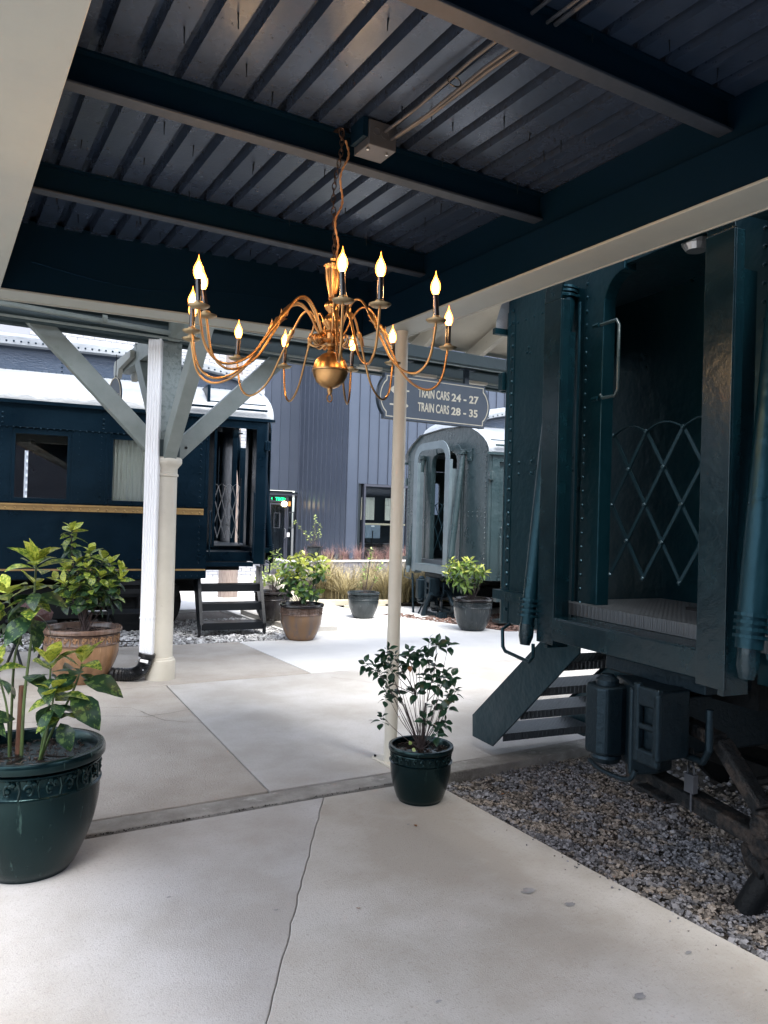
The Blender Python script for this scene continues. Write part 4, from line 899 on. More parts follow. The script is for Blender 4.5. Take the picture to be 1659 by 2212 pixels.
m=MB(); m.tube([(0,.05,.25),(.0,-.5,.23)],.05,10); m.tube([(0,-.52,.33),(0,-.52,.15)],.09,12); m.build('hose_coupling','coupler',far)
for i,(a,v) in enumerate(((.1,.15),(.1,-.15),(.1,-.32))):
    m=MB()
    for k in range(9): m.tube([(a+(.008*math.cos(q) if k%2 else 0),v+(.008*math.cos(q) if k%2==0 else 0),.58-k*.032+.02*math.sin(q)) for q in [j*math.pi/4 for j in range(8)]],.004,5,closed=True)
    m.build('hanging_chain','coupler',far)

# ---- boarding steps (things of their own)
def steps(label,loc,rz,x0,x1,ytop,ybot,ztop,zbot,n,sw,mat,plates=False,prof0=None):
    t=thing('boarding_steps',label,'steps',loc,rz,'metal steps up to the carriages')
    tr=None
    for i in range(n):
        k=(i+.5)/n if not plates else (i+.6)/n
        y=ytop+(ybot-ytop)*k; z=ztop+(zbot-ztop)*k
        m=MB(); m.box(x0+.02,y-.13,z-.006,x1-.02,y+.13,z); m.box(x0+.02,y+.126,z-.095,x1-.02,y+.132,z-.006); m.box(x0+.02,y-.13,z-.05,x1-.02,y-.126,z-.006); m.build('tread','tread' if mat=='car' else mat,t)
    for x in (x0,x1):
        m=MB(); d=V(0,ybot-ytop,zbot-ztop).normalized(); nn=V(0,-d.z,d.y) 
        a=V(x,ytop,ztop); b=V(x,ybot,zbot)
        prof=[(ytop-.10,ztop+.12),(ytop+sw*.9,ztop+.12),(ybot+sw*.55,zbot+.10),(ybot+sw*.55,zbot-.02-.0),(ybot+.0,zbot-.10),(ytop-.10,ztop-sw*.75)]
        if prof0: prof=prof0
        m.prism(prof,(x-.006,0,0),(0,1,0),(0,0,1),(.012,0,0))
        dd=.03 if x==x0 else -.03
        m.bar((x+dd/2,prof[1][0],prof[1][1]),(x+dd/2,prof[2][0],prof[2][1]),.045,.006,up=(0,.7,.7))
        m.build('stringer',mat,t,bevel=.002)
    return t
# near carriage, steps down the platform side: y measured from the carriage axis
s1=steps('dark green metal steps with diamond treads hanging below the nearest carriage',LOC(N0,0,0),TANG,.25,1.02,.85,1.64,.86,.08,4,.18,'car',prof0=[(.60,.93),(.90,.93),(1.778,.216),(1.77,.07),(1.504,.072),(.60,.86)])
s2=steps('black metal steps below the open door of the left navy carriage',P0,TANG+math.pi,.25,1.13,1.12,1.52,.76,.03,3,.16,'blacksteel')
#PART3
m=MB(); m.box(1.9,-1.25,.03,12,-1.1,.72); m.build('underside_screen','under',left)  # dark screen added so daylight beyond doesn't show under the carriage

# ================================================================== METAL CLAD BUILDING
bl=thing('metal_clad_building','tall slate violet building with standing seam cladding, glazed door and window behind the courtyard','building',(11.17,21.26,0))
HB=9.5; SP=.362
def panel_proto(h,name='cladding_panel'):
    m=MB(); m.box(.0,-.004,0,SP-.002,.03,h); m.box(SP-.018,-.042,0,SP-.003,-.004,h); return m.build(name,'wallmetal',bl)
def put(o,x,y,z,rz): o.location=(x,y,z); o.rotation_euler=(0,0,rz); return o
pf=panel_proto(HB); put(pf,0,0,0,0)      # plane 3, starting at the outer corner
for i in range(1,24):
    x=i*SP
    if .50<x+SP*.5<2.2:
        if 'pw' not in globals(): pw=panel_proto(HB-2.70); o=pw
        else: o=inst(pw,bl)
        put(o,x,0,2.70,0)
    else: put(inst(pf,bl),x,0,0,0)
for i in range(11): put(inst(pf,bl),-.002,.06+(i+1)*SP-.0,0,-math.pi/2)     # return wall going back
DY=3.70+.04
for i in range(6):
    x=-.02-(i+1)*SP+.0
    if 'pd' not in globals(): pd=panel_proto(HB-2.50); o=pd
    else: o=inst(pd,bl)
    put(o,x,DY,2.50,0)
for i in range(6,12): put(inst(pf,bl),-.02-(i+1)*SP,DY,0,0)
m=MB(); m.box(.0,-.05,0,.12,-.043+.0,HB) if 0 else m.box(-.03,-.03,0,-.004,.02,HB); m.build('corner_trim','wallmetal',bl)
m=MB(); m.box(.05,.05,0,9,3.6,HB-.05); m.box(-5,DY+.9,0,0,DY+1,HB-.1); m.build('building_core','interior',bl) if 0 else None
# entrance: header, glazed door and sidelight
en=MB(); en.box(-2.2,DY-.06,2.33,.0,DY+.02,2.385); en.build('door_header','framemetal',bl)
for (x0,x1,z0,z1,nm) in ((-1.08,-.44,.05,2.06,'door'),(-.40,-.03,.05,2.31,'sidelight'),(-1.08,-.44,2.10,2.31,'transom')):
    m=MB(); e=.06 if nm=='door' else .03; m.ring([(x0,z0),(x1,z0),(x1,z1),(x0,z1)],[(x0+e,z0+e*1.3),(x1-e,z0+e*1.3),(x1-e,z1-e),(x0+e,z1-e)],(0,DY-.02,0),(1,0,0),(0,0,1),(0,.06,0)); d_=m.build(nm,'framemetal',bl)
    m=MB(); m.box(x0+e,DY+.0,z0+e*1.3,x1-e,DY+.012,z1-e); m.build('glass_pane','glass',d_)
    if nm=='door':
        m=MB(); m.tube([(x1-.05,DY-.03,.83),(x1-.05,DY-.09,.86),(x1-.05,DY-.09,1.14),(x1-.05,DY-.03,1.17)],.014,8); m.build('door_handle','chrome',d_,smooth=True)
        m=MB(); m.ring([(x0+.18,1.18),(x0+.42,1.18),(x0+.42,1.72),(x0+.18,1.72)],[(x0+.195,1.20),(x0+.385,1.20),(x0+.385,1.70),(x0+.195,1.70)],(0,DY-.01,0),(1,0,0),(0,0,1),(0,.01,0)); m.build('door_plate_frame','galv',d_)
    if nm=='sidelight':
        m=MB(); m.ring([(x0+.05,1.18),(x0+.26,1.18),(x0+.26,1.76),(x0+.05,1.76)],[(x0+.065,1.21),(x0+.225,1.21),(x0+.225,1.73),(x0+.065,1.73)],(0,DY-.01,0),(1,0,0),(0,0,1),(0,.01,0)); m.build('picture_frame','galv',d_)
        m=MB(); m.box(x0+.0,DY-.03,.88,x0+.10,DY-.022,1.03); m.build('paper_notice','white',d_)
    if nm=='transom':
        text_mesh('EXIT',.15,'exit_lettering','exit',d_,Matrix.Translation((x1-.10,DY+.03,2.15))@Matrix.Rotation(R(90),4,'X')@Matrix.Diagonal((-1,1,1,1)),1.0,.004,.004)
        m=MB(); m.prism([(0,-.0),(.05,.05),(0,.10),(.02,.05)],(x1-.075,DY+.02,2.16),(1,0,0),(0,0,1),(0,.005,0)); m.prism([(0,0),(-.05,.05),(0,.10),(-.02,.05)],(x1-.52,DY+.02,2.16),(1,0,0),(0,0,1),(0,.005,0)); m.build('exit_chevron','exit',d_)
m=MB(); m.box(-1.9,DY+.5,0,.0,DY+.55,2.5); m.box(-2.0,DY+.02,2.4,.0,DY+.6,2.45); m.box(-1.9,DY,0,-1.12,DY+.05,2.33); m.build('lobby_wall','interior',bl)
m=MB(); m.box(-.43,DY-.02,.05,-.40,DY+.03,2.31); m.build('mullion','framemetal',bl)
lampo=thing('globe_wall_lamp','small lit globe lamp with an amber backplate inside the glazed entrance','lamp',(11.17-.56+.0,21.26+DY+.3,2.03))
m=MB(); m.lathe([(0,-.10),(.06,-.085),(.10,-.03),(.10,.03),(.06,.085),(0,.10)],20,c=(.02,-.36,.0)); m.build('globe','globe',lampo,smooth=True)
m=MB(); m.box(.12,-.20,-.07,.32,-.18,.10); m.build('backplate','warmglow',lampo)
# window
m=MB(); m.ring([(.56,.27),(2.22,.27),(2.22,2.69),(.56,2.69)],[(.62,.33),(2.16,.33),(2.16,2.62),(.62,2.62)],(0,-.07,0),(1,0,0),(0,0,1),(0,.12,0)); wf=m.build('window','framemetal',bl)
m=MB(); m.box(.62,-.01,.33,2.16,.0,2.62); m.build('window_pane','glass',wf)
m=MB(); m.box(.62,.01,1.40,2.16,.05,1.46); m.build('sash_bar','beige',wf)
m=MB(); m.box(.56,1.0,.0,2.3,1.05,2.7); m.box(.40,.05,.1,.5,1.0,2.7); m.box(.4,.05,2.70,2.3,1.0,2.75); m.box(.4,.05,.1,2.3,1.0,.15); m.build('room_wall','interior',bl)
for a,b in ((.66,1.16),(1.55,2.1)):
    vs=[]
    for i in range(31):
        x=a+(b-a)*i/30; y=.30+.03*math.sin(i*1.5); vs+=[(x,y,1.56),(x,y,2.28)]
    m=MB(); m.add(vs,[(2*i,2*i+2,2*i+3,2*i+1) for i in range(30)]); m.build('curtain','curtain',wf,smooth=True)
mon=thing('computer_monitor','grey back of a computer monitor on a desk behind the building window','monitor',(12.30,21.60,.80))
m=MB(); m.box(-.29,.0,.17,.29,.04,.62); m.build('screen_shell','monitor',mon,bevel=.01)
m=MB(); m.box(-.05,-.012,.54,.06,-.002,.58); m.build('label','white',mon)
m=MB(); m.bar((0,.02,.0),(0,.0,.42),.06,.03); m.box(-.12,-.08,-.0,.12,.1,.012); m.build('stand','blacksteel',mon)
dk=MB(); dk.box(11.75,21.5,.77,13.4,22.2,.797); dko=dk.build('desk','blacksteel'); tag(dko,'dark desk top just inside the building window','desk')

# white brick building further back, seen over the left carriage roof
wb=thing('white_brick_building','white painted brick building rising behind the left carriage roof','building',(7.42,18.9,0))
m=MB(); m.box(-20,.02,0,.0,2.5,6.35); m.build('wall_core','mortar',wb)
m=MB(); m.box(-20,-.06,6.36,.08,2.55,6.55); m.build('coping','whitebrick',wb)
bm_=MB(); bm_.box(0,0,0,.235,.02,.068); br=bm_.build('brick','whitebrick',wb); br.location=(-.24,-.002,4.62); nb=1
z=4.62; row=0
while z<6.3 and nb<290:
    for i in range(13):
        if nb>=290: break
        o=inst(br,wb); o.location=(-.25-(i*.25)-(row%2)*.125,-.002,z); nb+=1
    z+=.08; row+=1
bm2=MB()
z=0; row=0
while z<6.3:
    for i in range(22):
        if z>=4.62-1e-6 and i<13: continue
        x=-.25-i*.25-(row%2)*.125; bm2.box(x,-.002,z,x+.235,.02,z+.068)
    z+=.08; row+=1
o=bm2.build('brickwork','whitebrick',wb); o['kind']='stuff'
tb=thing('unseen_rear_blocker','unseen block added behind the viewer to cut light and reflections','building',(-20,-16,0))
m=MB(); m.box(0,0,0,50,4,7); m.build('wall','block',tb)  # added out of view to dim reflections and light from behind
# rest of the town side: dark building hiding the horizon far off to the right and behind
ob=thing('distant_warehouse','long grey warehouse closing the courtyard far to the right','building',(20,24,0))
m=MB(); m.box(0,0,0,45,10,8); m.build('wall','wallmetal',ob)

# utility pole
up_=thing('utility_pole','weathered wooden utility pole standing behind the left carriage','pole',(5.02,14.45,0))
m=MB(); m.lathe([(.19,0),(.16,4.5),(.14,7.5)],18); m.build('pole_shaft','pole',up_,smooth=True)

# planter wall of grey blocks
pw_=thing('block_planter','low grey block planter wall with a stone cap in front of the metal building','planter',(7.59,17.7,0))
blk=None
for row in range(3):
    for i in range(14):
        x=i*.30+(row%2)*.15
        if blk is None: m=MB(); m.box(0,0,0,.293,.16,.143); blk=m.build('block','block',pw_,bevel=.006); o=blk
        else: o=inst(blk,pw_)
        o.location=(x,0,row*.15+.0)
    for i in range(6):
        o=inst(blk,pw_); o.rotation_euler=(0,0,R(90)); o.location=(.16,.165+i*.30,row*.15)
m=MB(); m.box(-.02,-.02,.452,4.5,.18,.50); m.box(-.02,.181,.452,.18,2.0,.50); m.build('cap','conclight',pw_,bevel=.006)
m=MB(); m.box(.17,.17,0,4.3,2.0,.42); m.build('soil','soil',pw_)
m=MB(); P=[(7.30,17.75),(5.74,12.75)]; m.bar((7.30,17.75,.07),(5.74,12.75,.07),.16,.16); m.bar((5.74,12.75,.05),(7.4,11.98+.25,.05),.10,.11); ko=m.build('kerb','kerb',bevel=.01); ko['kind']='structure'
m=MB(); m.prism([(7.35,17.7),(5.8,12.75),(7.3,12.2),(12,10.5),(12,16)],(0,0,.0),(1,0,0),(0,1,0),(0,0,.03)); ko=m.build('planting_bed','soil'); ko['kind']='structure'

# grasses
def grasses(name,mat,spots,nb,hmin,hmax,seed,w=.006,lean=.5,z0=.03):
    r=random.Random(seed); m=MB()
    for (x,y,s) in spots:
        for i in range(nb):
            a=r.uniform(0,6.283); L=r.uniform(hmin,hmax)*s; ln=r.uniform(.1,lean)*L; bx=x+r.gauss(0,.05);by=y+r.gauss(0,.05)
            dx,dy=math.cos(a),math.sin(a); px,py=-dy*w,dx*w; pts=[]
            for k in range(5):
                t=k/4; hh=L*(t-.32*t*t*(ln/L)*2.2); rr=ln*1.5*t*t; pts.append((bx+dx*rr,by+dy*rr,z0+hh))
            o=len(m.v)
            for k,p in enumerate(pts):
                q=1-k/4*.85; m.v+=[(p[0]-px*q,p[1]-py*q,p[2]),(p[0]+px*q,p[1]+py*q,p[2])]
            m.f+=[(o+2*k,o+2*k+1,o+2*k+3,o+2*k+2) for k in range(4)]
    o=m.build(name,mat); o['kind']='stuff'; return o
r=random.Random(9)
sp=[]
for i in range(34):
    t=r.random(); u=r.random()
    x=6.15+t*2.6+u*.9; y=12.95-t*.95+u*2.2; sp.append((x,y,r.uniform(.75,1.15)))
tag(grasses('ornamental_grass','grass',sp,170,.55,1.0,1,w=.007,lean=.75),'clumps of straw coloured ornamental grass in the bed behind the pots','grass')
sp=[(8.3+r.uniform(0,4),17.9+r.uniform(0,.9),r.uniform(.6,1.1)) for i in range(22)]
tag(grasses('pink_grass','pinkgrass',sp,60,.28,.62,2,w=.006,lean=.6,z0=.44),'reddish pink feathery grass growing in the raised block planter','grass')

# ================================================================== POTS AND PLANTS
def pot(label,x,y,Rr,h,mb,mr,scroll=True,z=0,group='glazed plant pots with a scroll band',rbf=.58,nm=14):
    t=thing('plant_pot',label,'plant pot',(x,y,z),0,group)
    body=[(rbf*Rr*.97,0),(rbf*Rr,.012)]
    for i in range(1,15):
        k=i/14; rr=rbf+(.935-rbf)*math.sin(min(1,k*1.06)*math.pi/2)**.92; body.append((rr*Rr,h*(.0+.70*k)))
    m=MB(); m.lathe(body,56); m.build('pot_body',mb,t,smooth=True)
    rz_=.935*Rr
    m=MB(); m.lathe([(rz_,h*.70),(rz_+.006,h*.703),(rz_+.007,h*.715),(rz_-.001,h*.722),(rz_-.004,h*.73),(rz_-.005,h*.865),(rz_+.0,h*.872),(rz_+.006,h*.878),(rz_+.005,h*.89),(rz_-.006,h*.897),(rz_-.012,h*.91)],56); bd=m.build('relief_band',mb if mb!='pottan' and mb!='potmixed' else 'potrimbrown',t,smooth=True)
    m=MB(); m.lathe([(rz_-.012,h*.905),(Rr*.985,h*.915),(Rr,h*.925),(Rr,h*.975),(Rr*.985,h*.995),(Rr*.95,h),(Rr*.89,h*.995),(Rr*.87,h*.975),(Rr*.86,h*.80)],56); m.build('rim',mr,t,smooth=True)
    if scroll:
        m=MB(); zc=h*.797; hh=h*.066; rr0=rz_-.003; tr=max(.0028,h*.0125)
        def W(u,v): a=u/rr0; return (rr0*math.cos(a),rr0*math.sin(a),zc+v)
        n=nm*2; stp=2*math.pi*rr0/n
        for i in range(n):
            u=i*stp; s=1 if i%2 else -1
            m.tube([W(u+s*hh*.55*math.cos(q*.55+.3)*(1-q/16)*1.0,hh*.9*math.sin(q*.55+.3)*(1-q/18)-hh*.1) for q in range(0,10)],[tr*(1-.04*q) for q in range(10)],6)
            m.tube([W(u+stp*.5,hh*1.0),W(u+stp*.5+s*.2*hh,0),W(u+stp*.5,-hh*1.0)],tr*.75,5)
        m.build('scroll_relief',mb if mb not in('potmixed',) else 'potrimbrown',t,smooth=True)
        m=MB()
        for i in range(n):
            u=i*stp
            for du,dv in ((0,hh*.95),(stp*.25,hh*.7),(0,0)): m.rivet(W(u+du,dv),(math.cos(u/rr0),math.sin(u/rr0),0),tr*1.5)
        m.build('bead_relief',mb if mb not in('potmixed',) else 'potrimbrown',t,smooth=True)['kind']='stuff'
    m=MB(); n=40; r=random.Random(int(x*100)); zs=h*.90; rings=[0,.2,.4,.6,.78,.865]; vs=[(0,0,zs)]
    for q in rings[1:]:
        for k in range(n): a=2*math.pi*k/n; vs.append((q*Rr*math.cos(a),q*Rr*math.sin(a),zs+r.uniform(-.01,.012)-.012*(q>.8)))
    fs=[(0,1+k,1+(k+1)%n) for k in range(n)]
    for q in range(len(rings)-2): 
        for k in range(n): a=1+q*n; fs.append((a+k,a+n+k,a+n+(k+1)%n,a+(k+1)%n))
    m.add(vs,fs); m.build('soil','soil',t)
    m=MB()
    for i in range(int(260*min(1,Rr/.3)**2)):
        a=r.uniform(0,6.28);q=Rr*.83*math.sqrt(r.random()); c=V(q*math.cos(a),q*math.sin(a),zs+.006); d=V(r.uniform(-1,1),r.uniform(-1,1),r.uniform(-.3,.5)).normalized()*r.uniform(.004,.016)
        m.bar(c-d,c+d,r.uniform(.002,.005),r.uniform(.0015,.003))
    m.build('bark_chip','chip',t)['kind']='stuff'
    return t
LEAF={}
def leafmesh(mat,shape,var):
    key=(mat,shape,var)
    if key in LEAF: return LEAF[key]
    r=random.Random(hash((shape,var))&255 if 0 else (len(shape)*7+var*13))
    prof={'aucuba':[0,.30,.50,.52,.40,.20,0],'round':[0,.42,.60,.62,.5,.26,0],'lance':[0,.16,.27,.28,.22,.11,0],'obov':[0,.18,.34,.44,.42,.26,0]}[shape]
    n=len(prof)-1; bend=[.25,.55,.9][var]; fold=[.10,.16,.05][var]; tw=[-.15,.1,.25][var]; vs=[];x=0;z=0;ang=.25
    pos=[]
    for i in range(n+1):
        t=i/n; pos.append((x,z)); ang-=bend/n*1.2; x+=math.cos(ang)/n; z+=math.sin(ang)/n
    for i,(px,pz) in enumerate(pos):
        w=prof[i]*.5*1.05; wz=fold*w*2; tt=tw*i/n; jag=.0 if shape!='aucuba' else .018*(i%2)
        vs+=[(px,-w-jag,pz+wz-w*tt),(px,-w*.5,pz+wz*.45-w*.5*tt+.012*(i%2)),(px,0,pz),(px,w*.5,pz+wz*.45+w*.5*tt-.01*(i%2)),(px,w+jag,pz+wz+w*tt)]
    fs=[]
    for i in range(n):
        for j in range(4): fs.append((5*i+j,5*i+j+1,5*i+j+6,5*i+j+5))
    me=bpy.data.meshes.new('leaf'); me.from_pydata(vs,[],fs); me.polygons.foreach_set('use_smooth',[True]*len(me.polygons)); me.materials.append(M[mat]); LEAF[key]=me; return me
def leaf(t,mat,shape,p,d,upv,L,r):
    o=bpy.data.objects.new('leaf',leafmesh(mat,shape,r.randrange(3))); COL.objects.link(o); o.parent=t
    d=Vector(d).normalized(); u=Vector(upv); y=u.cross(d)
    if y.length<.05: y=V(0,1,0).cross(d)
    y.normalize(); z=d.cross(y)
    m3=Matrix((d,y,z)).transposed().to_4x4(); o.matrix_local=Matrix.Translation(p)@m3@Matrix.Rotation(r.uniform(-.5,.5),4,'X')@Matrix.Scale(L,4); return o
def whorl(t,p,axis,n,L,mats,shape,r,el=(.1,.9),back=.04,Lv=.25):
    if shape=='aucuba': n=int(n*1.35); L*=1.1; back*=1.4
    axis=Vector(axis).normalized(); u=axis.orthogonal().normalized(); w=axis.cross(u); a0=r.uniform(0,6)
    for i in range(n):
        a=a0+i*2.4; e=el[0]+(el[1]-el[0])*(i/max(1,n-1))+r.uniform(-.15,.15)
        d=(u*math.cos(a)+w*math.sin(a))*math.cos(e)+axis*math.sin(e)
        base=Vector(p)-axis*back*(1-i/max(1,n-1))
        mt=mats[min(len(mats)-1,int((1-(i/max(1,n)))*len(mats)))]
        leaf(t,mt,shape,base+d*.006,d,axis,L*r.uniform(1-Lv,1+Lv)*(1-.25*i/max(1,n)),r)
PY=-yaw
def plant(label,x,y,z,group=None): return thing('potted_plant',label,'plant',(x,y,z),PY,group)

# big dark green pot, front left
pot('large dark green glazed pot in the left foreground',.423,3.769,.309,.544,'potgreen','potgreen',nm=11)
pl=plant('tall spotted laurel with gold flecked leaves in the large foreground pot',.423,3.769,0,'potted shrubs on the platform'); r=random.Random(21)
A3=['aucuba_top','aucuba_mid','aucuba_dark']; AM=['aucuba_mid','aucuba_dark']
def stem(t,pts,r0,r1,mat='greenstem',name='stem'):
    P=catmull(pts,5); n=len(P); m=MB(); m.tube(P,[r0+(r1-r0)*i/(n-1) for i in range(n)],8); m.build(name,mat,t,smooth=True)
stem(pl,[(-.05,.0,.47),(-.045,0,.75),(-.02,0,1.05),(-.012,0,1.35)],.0085,.005)
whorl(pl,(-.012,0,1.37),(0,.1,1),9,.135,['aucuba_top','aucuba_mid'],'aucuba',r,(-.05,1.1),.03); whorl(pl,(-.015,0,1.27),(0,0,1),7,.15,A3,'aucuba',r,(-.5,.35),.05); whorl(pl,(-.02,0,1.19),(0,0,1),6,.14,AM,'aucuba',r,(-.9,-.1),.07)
stem(pl,[(-.12,.04,.47),(-.12,.05,.9),(-.09,.05,1.05),(-.15,.02,1.2)],.007,.004)
whorl(pl,(-.15,.02,1.22),(-.3,0,1),8,.14,A3,'aucuba',r,(-.6,.8),.05); whorl(pl,(-.17,.0,1.10),(-.8,0,.6),5,.12,AM,'aucuba',r,(-.4,.4),.05)
stem(pl,[(.06,-.05,.47),(.09,-.06,.70),(.094,-.06,.91)],.006,.004); whorl(pl,(.094,-.06,.93),(0,0,1),8,.125,A3,'aucuba',r,(-.5,.95),.05)
stem(pl,[(.04,-.02,.47),(.10,-.03,.62),(.19,-.04,.80),(.225,-.04,.92)],.007,.004); whorl(pl,(.225,-.04,.935),(.2,0,1),8,.125,A3,'aucuba',r,(-.5,.9),.05); 
stem(pl,[(.05,-.06,.47),(.10,-.09,.62),(.135,-.11,.80)],.006,.004); whorl(pl,(.135,-.11,.815),(0,-.1,1),10,.135,A3,'aucuba',r,(-.8,.8),.06)
stem(pl,[(.03,.0,.47),(.05,.0,.62),(.07,.01,.72)],.004,.003); whorl(pl,(.16,-.08,.70),(.3,-.3,.6),5,.12,AM,'aucuba',r,(-.7,.3),.05)
leaf(pl,'aucuba_dark','aucuba',V(.24,-.06,.85),(1,-.1,-.25),(0,0,1),.20,r); leaf(pl,'aucuba_dark','aucuba',V(.20,-.10,.79),(1,-.2,-.6),(0,0,1),.21,r); leaf(pl,'aucuba_dark','round',V(-.03,-.05,.86),(1,-.3,-.05),(0,-.3,1),.15,r)
stem(pl,[(-.09,-.03,.47),(-.10,-.04,.7),(-.15,-.05,.89)],.006,.004); whorl(pl,(-.156,-.05,.905),(0,0,1),8,.13,A3,'aucuba',r,(-.5,.9),.05)
stem(pl,[(-.14,-.05,.47),(-.19,-.08,.6),(-.22,-.1,.74)],.006,.004); whorl(pl,(-.22,-.10,.76),(-.1,0,1),8,.13,A3,'aucuba',r,(-.8,.8),.05); whorl(pl,(-.16,-.12,.70),(0,-.3,.7),4,.12,AM,'aucuba',r,(-.7,.3),.05)
m=MB(); m.tube([(-.075,.02,.46),(-.07,.03,.80)],.014,9); m.build('stake','stake',pl)

# tan pot behind the downspout
pot('wide tan glazed pot with brown rim between the foreground plant and the downspout',1.255,7.656,.357,.516,'pottan','potrimbrown',nm=13,rbf=.55)
pl=plant('broad spotted laurel bush in the tan pot by the downspout',1.255,7.656,0,'potted shrubs on the platform'); r=random.Random(5)
stem(pl,[(.02,0,.44),(.0,0,.7),(-.1,0,1.05),(-.135,0,1.40)],.016,.005,'bark','trunk'); whorl(pl,(-.135,0,1.43),(0,0,1),10,.13,['aucuba_top','aucuba_top','aucuba_mid'],'aucuba',r,(-.6,1.0),.06); whorl(pl,(-.13,0,1.30),(0,0,1),7,.12,AM,'aucuba',r,(-1.1,.2),.06)
W_=[(.06,-.02,1.22),(.16,.05,1.15),(.25,-.02,1.12),(.33,.0,1.06),(.36,-.05,.98),(.20,-.12,1.0),(.08,-.15,1.08),(-.04,-.1,1.12),(-.14,-.05,1.05),(.02,-.18,.95),(.14,-.18,.9),(.28,-.1,.9),(-.12,-.15,.93),(-.22,-.05,.95),(-.2,.0,.82),(-.05,-.15,.8),(.08,-.12,.8),(.2,-.05,.78),(.0,.1,1.1),(.2,.12,1.0),(-.15,.1,.95),(.3,.02,.8),(.1,0,1.02)]
for i,p in enumerate(W_):
    p=V(*p); b=V(.02+.03*math.sin(i),.02*math.cos(i),.46); stem(pl,[b,b.lerp(p,.5)+V(0,0,.05),p],.006,.003,'bark')
    ax=(p-V(0,0,.6)).normalized()+V(0,0,.4); mats=A3 if p.z>.9 else ['aucuba_mid','aucuba_dark']
    whorl(pl,p,ax,9,.125,mats,'aucuba',r,(-.7,.9),.06)

# small shrub pot beside the canopy post
pot('small dark green glazed pot beside the canopy post',2.464,3.693,.187,.315,'potgreen','potgreen',nm=12,rbf=.68)
pl=plant('small dark leaved camellia with bare twigs in the pot beside the canopy post',2.464,3.693,0,'potted shrubs on the platform'); r=random.Random(8)
CL=[(847,1400),(818,1435),(798,1440),(845,1425),(890,1400),(890,1425),(903,1429),(933,1384),(950,1384),(976,1388),(925,1409),(935,1425),(948,1433),(923,1456),(942,1460),(968,1448),(983,1452),(958,1482),(978,1489),(997,1491),(974,1515),(837,1542),(847,1509),(849,1480),(874,1503),(907,1487),(933,1542),(952,1567),(972,1554),(948,1526),(829,1456),(851,1444),(872,1437),(862,1418),(835,1418),(912,1412)]
forks=[(-.10,0,.52),(.03,0,.56),(.06,.02,.66),(-.04,-.03,.6),(.09,-.04,.47)]
trunk=[(0,0,.27),(.01,0,.40),(.02,0,.55)]
stem(pl,trunk,.007,.005,'bark','trunk'); stem(pl,[(0,0,.27),(-.05,.02,.4),(-.10,0,.54)],.006,.004,'bark')
for i,(px,py) in enumerate(CL):
    p=V((px-923)/375,r.uniform(-.10,.10),1.6-(py-1124)/375)
    fk=V(*min(forks,key=lambda f:abs(f[0]-p.x*.5)+abs(f[2]-p.z*.8))) if p.z>.6 else V(0,0,.30)
    b=V(.01*math.sin(i*3),.01*math.cos(i*5),.28)
    stem(pl,[b if i%2 else fk, ((b if i%2 else fk)+p)/2+V(r.uniform(-.015,.015),r.uniform(-.02,.02),-.01),p],.0024,.0012,'bark','twig')
    q=p+V(r.uniform(-.03,.03),r.uniform(-.04,.04),r.uniform(.02,.06)); 
    whorl(pl,p,(r.uniform(-.5,.5),r.uniform(-.6,.3),1),8,.062,['camellia'],'round',r,(-.6,.9),.035)
for i in range(16):
    p=V(r.uniform(-.16,.2),r.uniform(-.1,.1),r.uniform(.45,.68)); b=V(0,0,.29); stem(pl,[b,(b+p)/2+V(.01,0,-.02),p],.0022,.0008,'bark','twig')
leaf(pl,'orangeleaf','round',V(-.085,-.1,.78),(.2,-.5,-.6),(0,-1,.3),.04,r); leaf(pl,'palegreen','round',V(-.06,-.08,.33),(-.2,-.3,.4),(0,-1,.3),.03,r); leaf(pl,'palegreen','round',V(-.055,-.08,.31),(.4,-.3,-.2),(0,-1,.3),.03,r)

def bush(pl,crown,n_w,nl,L,mats_top,mats_low,shape,r,zmid,base,el=(-.6,.9)):  # leaf colour by height paints the lit top and shaded underside
    (cx,cy,cz,rx,ry,rz_)=crown
    for i in range(n_w):
        while True:
            u=V(r.uniform(-1,1),r.uniform(-1,1),r.uniform(-1,1))
            if .35<u.length<1: break
        p=V(cx+u.x*rx,cy+u.y*ry,cz+u.z*rz_); ax=V(u.x,u.y,u.z+.9).normalized()
        if i%2==0: stem(pl,[base,(V(*base)+p)/2+V(0,0,-.03),p],.0045,.002,'bark','twig')
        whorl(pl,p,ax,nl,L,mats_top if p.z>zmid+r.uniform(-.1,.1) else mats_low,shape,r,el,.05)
pot('tan brown glazed pot with dark rim standing in front of the left carriage steps',4.21,9.212,.294,.468,'potmixed','potdarkrim',nm=14)
pl=plant('bushy yellow green shrub in the brown pot near the left carriage steps',4.21,9.212,0,'potted shrubs on the platform'); r=random.Random(31)
bush(pl,(.03,0,.84,.36,.3,.33),46,8,.12,['bushsunlit','bushsunlit','bushmid'],['bushmid','bushshaded'],'obov',r,.88,(0,0,.42))
pot('dark glazed pot tucked behind the left carriage end',4.37,10.60,.274,.426,'potdarkrim','potdarkrim',nm=14,z=.07)
pl=plant('thin pale green shrub in the dark pot behind the left carriage end',4.37,10.60,.05,'potted shrubs on the platform'); r=random.Random(33)
for p in ((-.02,0,1.0),(.06,0,1.02),(.12,.05,.9),(.18,0,.86),(.0,.05,.88),(.1,-.05,.75),(-.08,0,.72),(.22,0,.7),(-.04,0,.6),(.05,.0,.62)):
    stem(pl,[(0,0,.38),(p[0]*.4,p[1]*.4,.6*p[2]),p],.005,.002,'bark','twig'); whorl(pl,p,(0,0,1),7,.085,['palegreen','bushmid'],'round',r,(-.4,.9),.06)
pot('slate grey glazed pot at the edge of the grass bed',6.045,10.847,.262,.42,'potgrey','potgrey',nm=14)
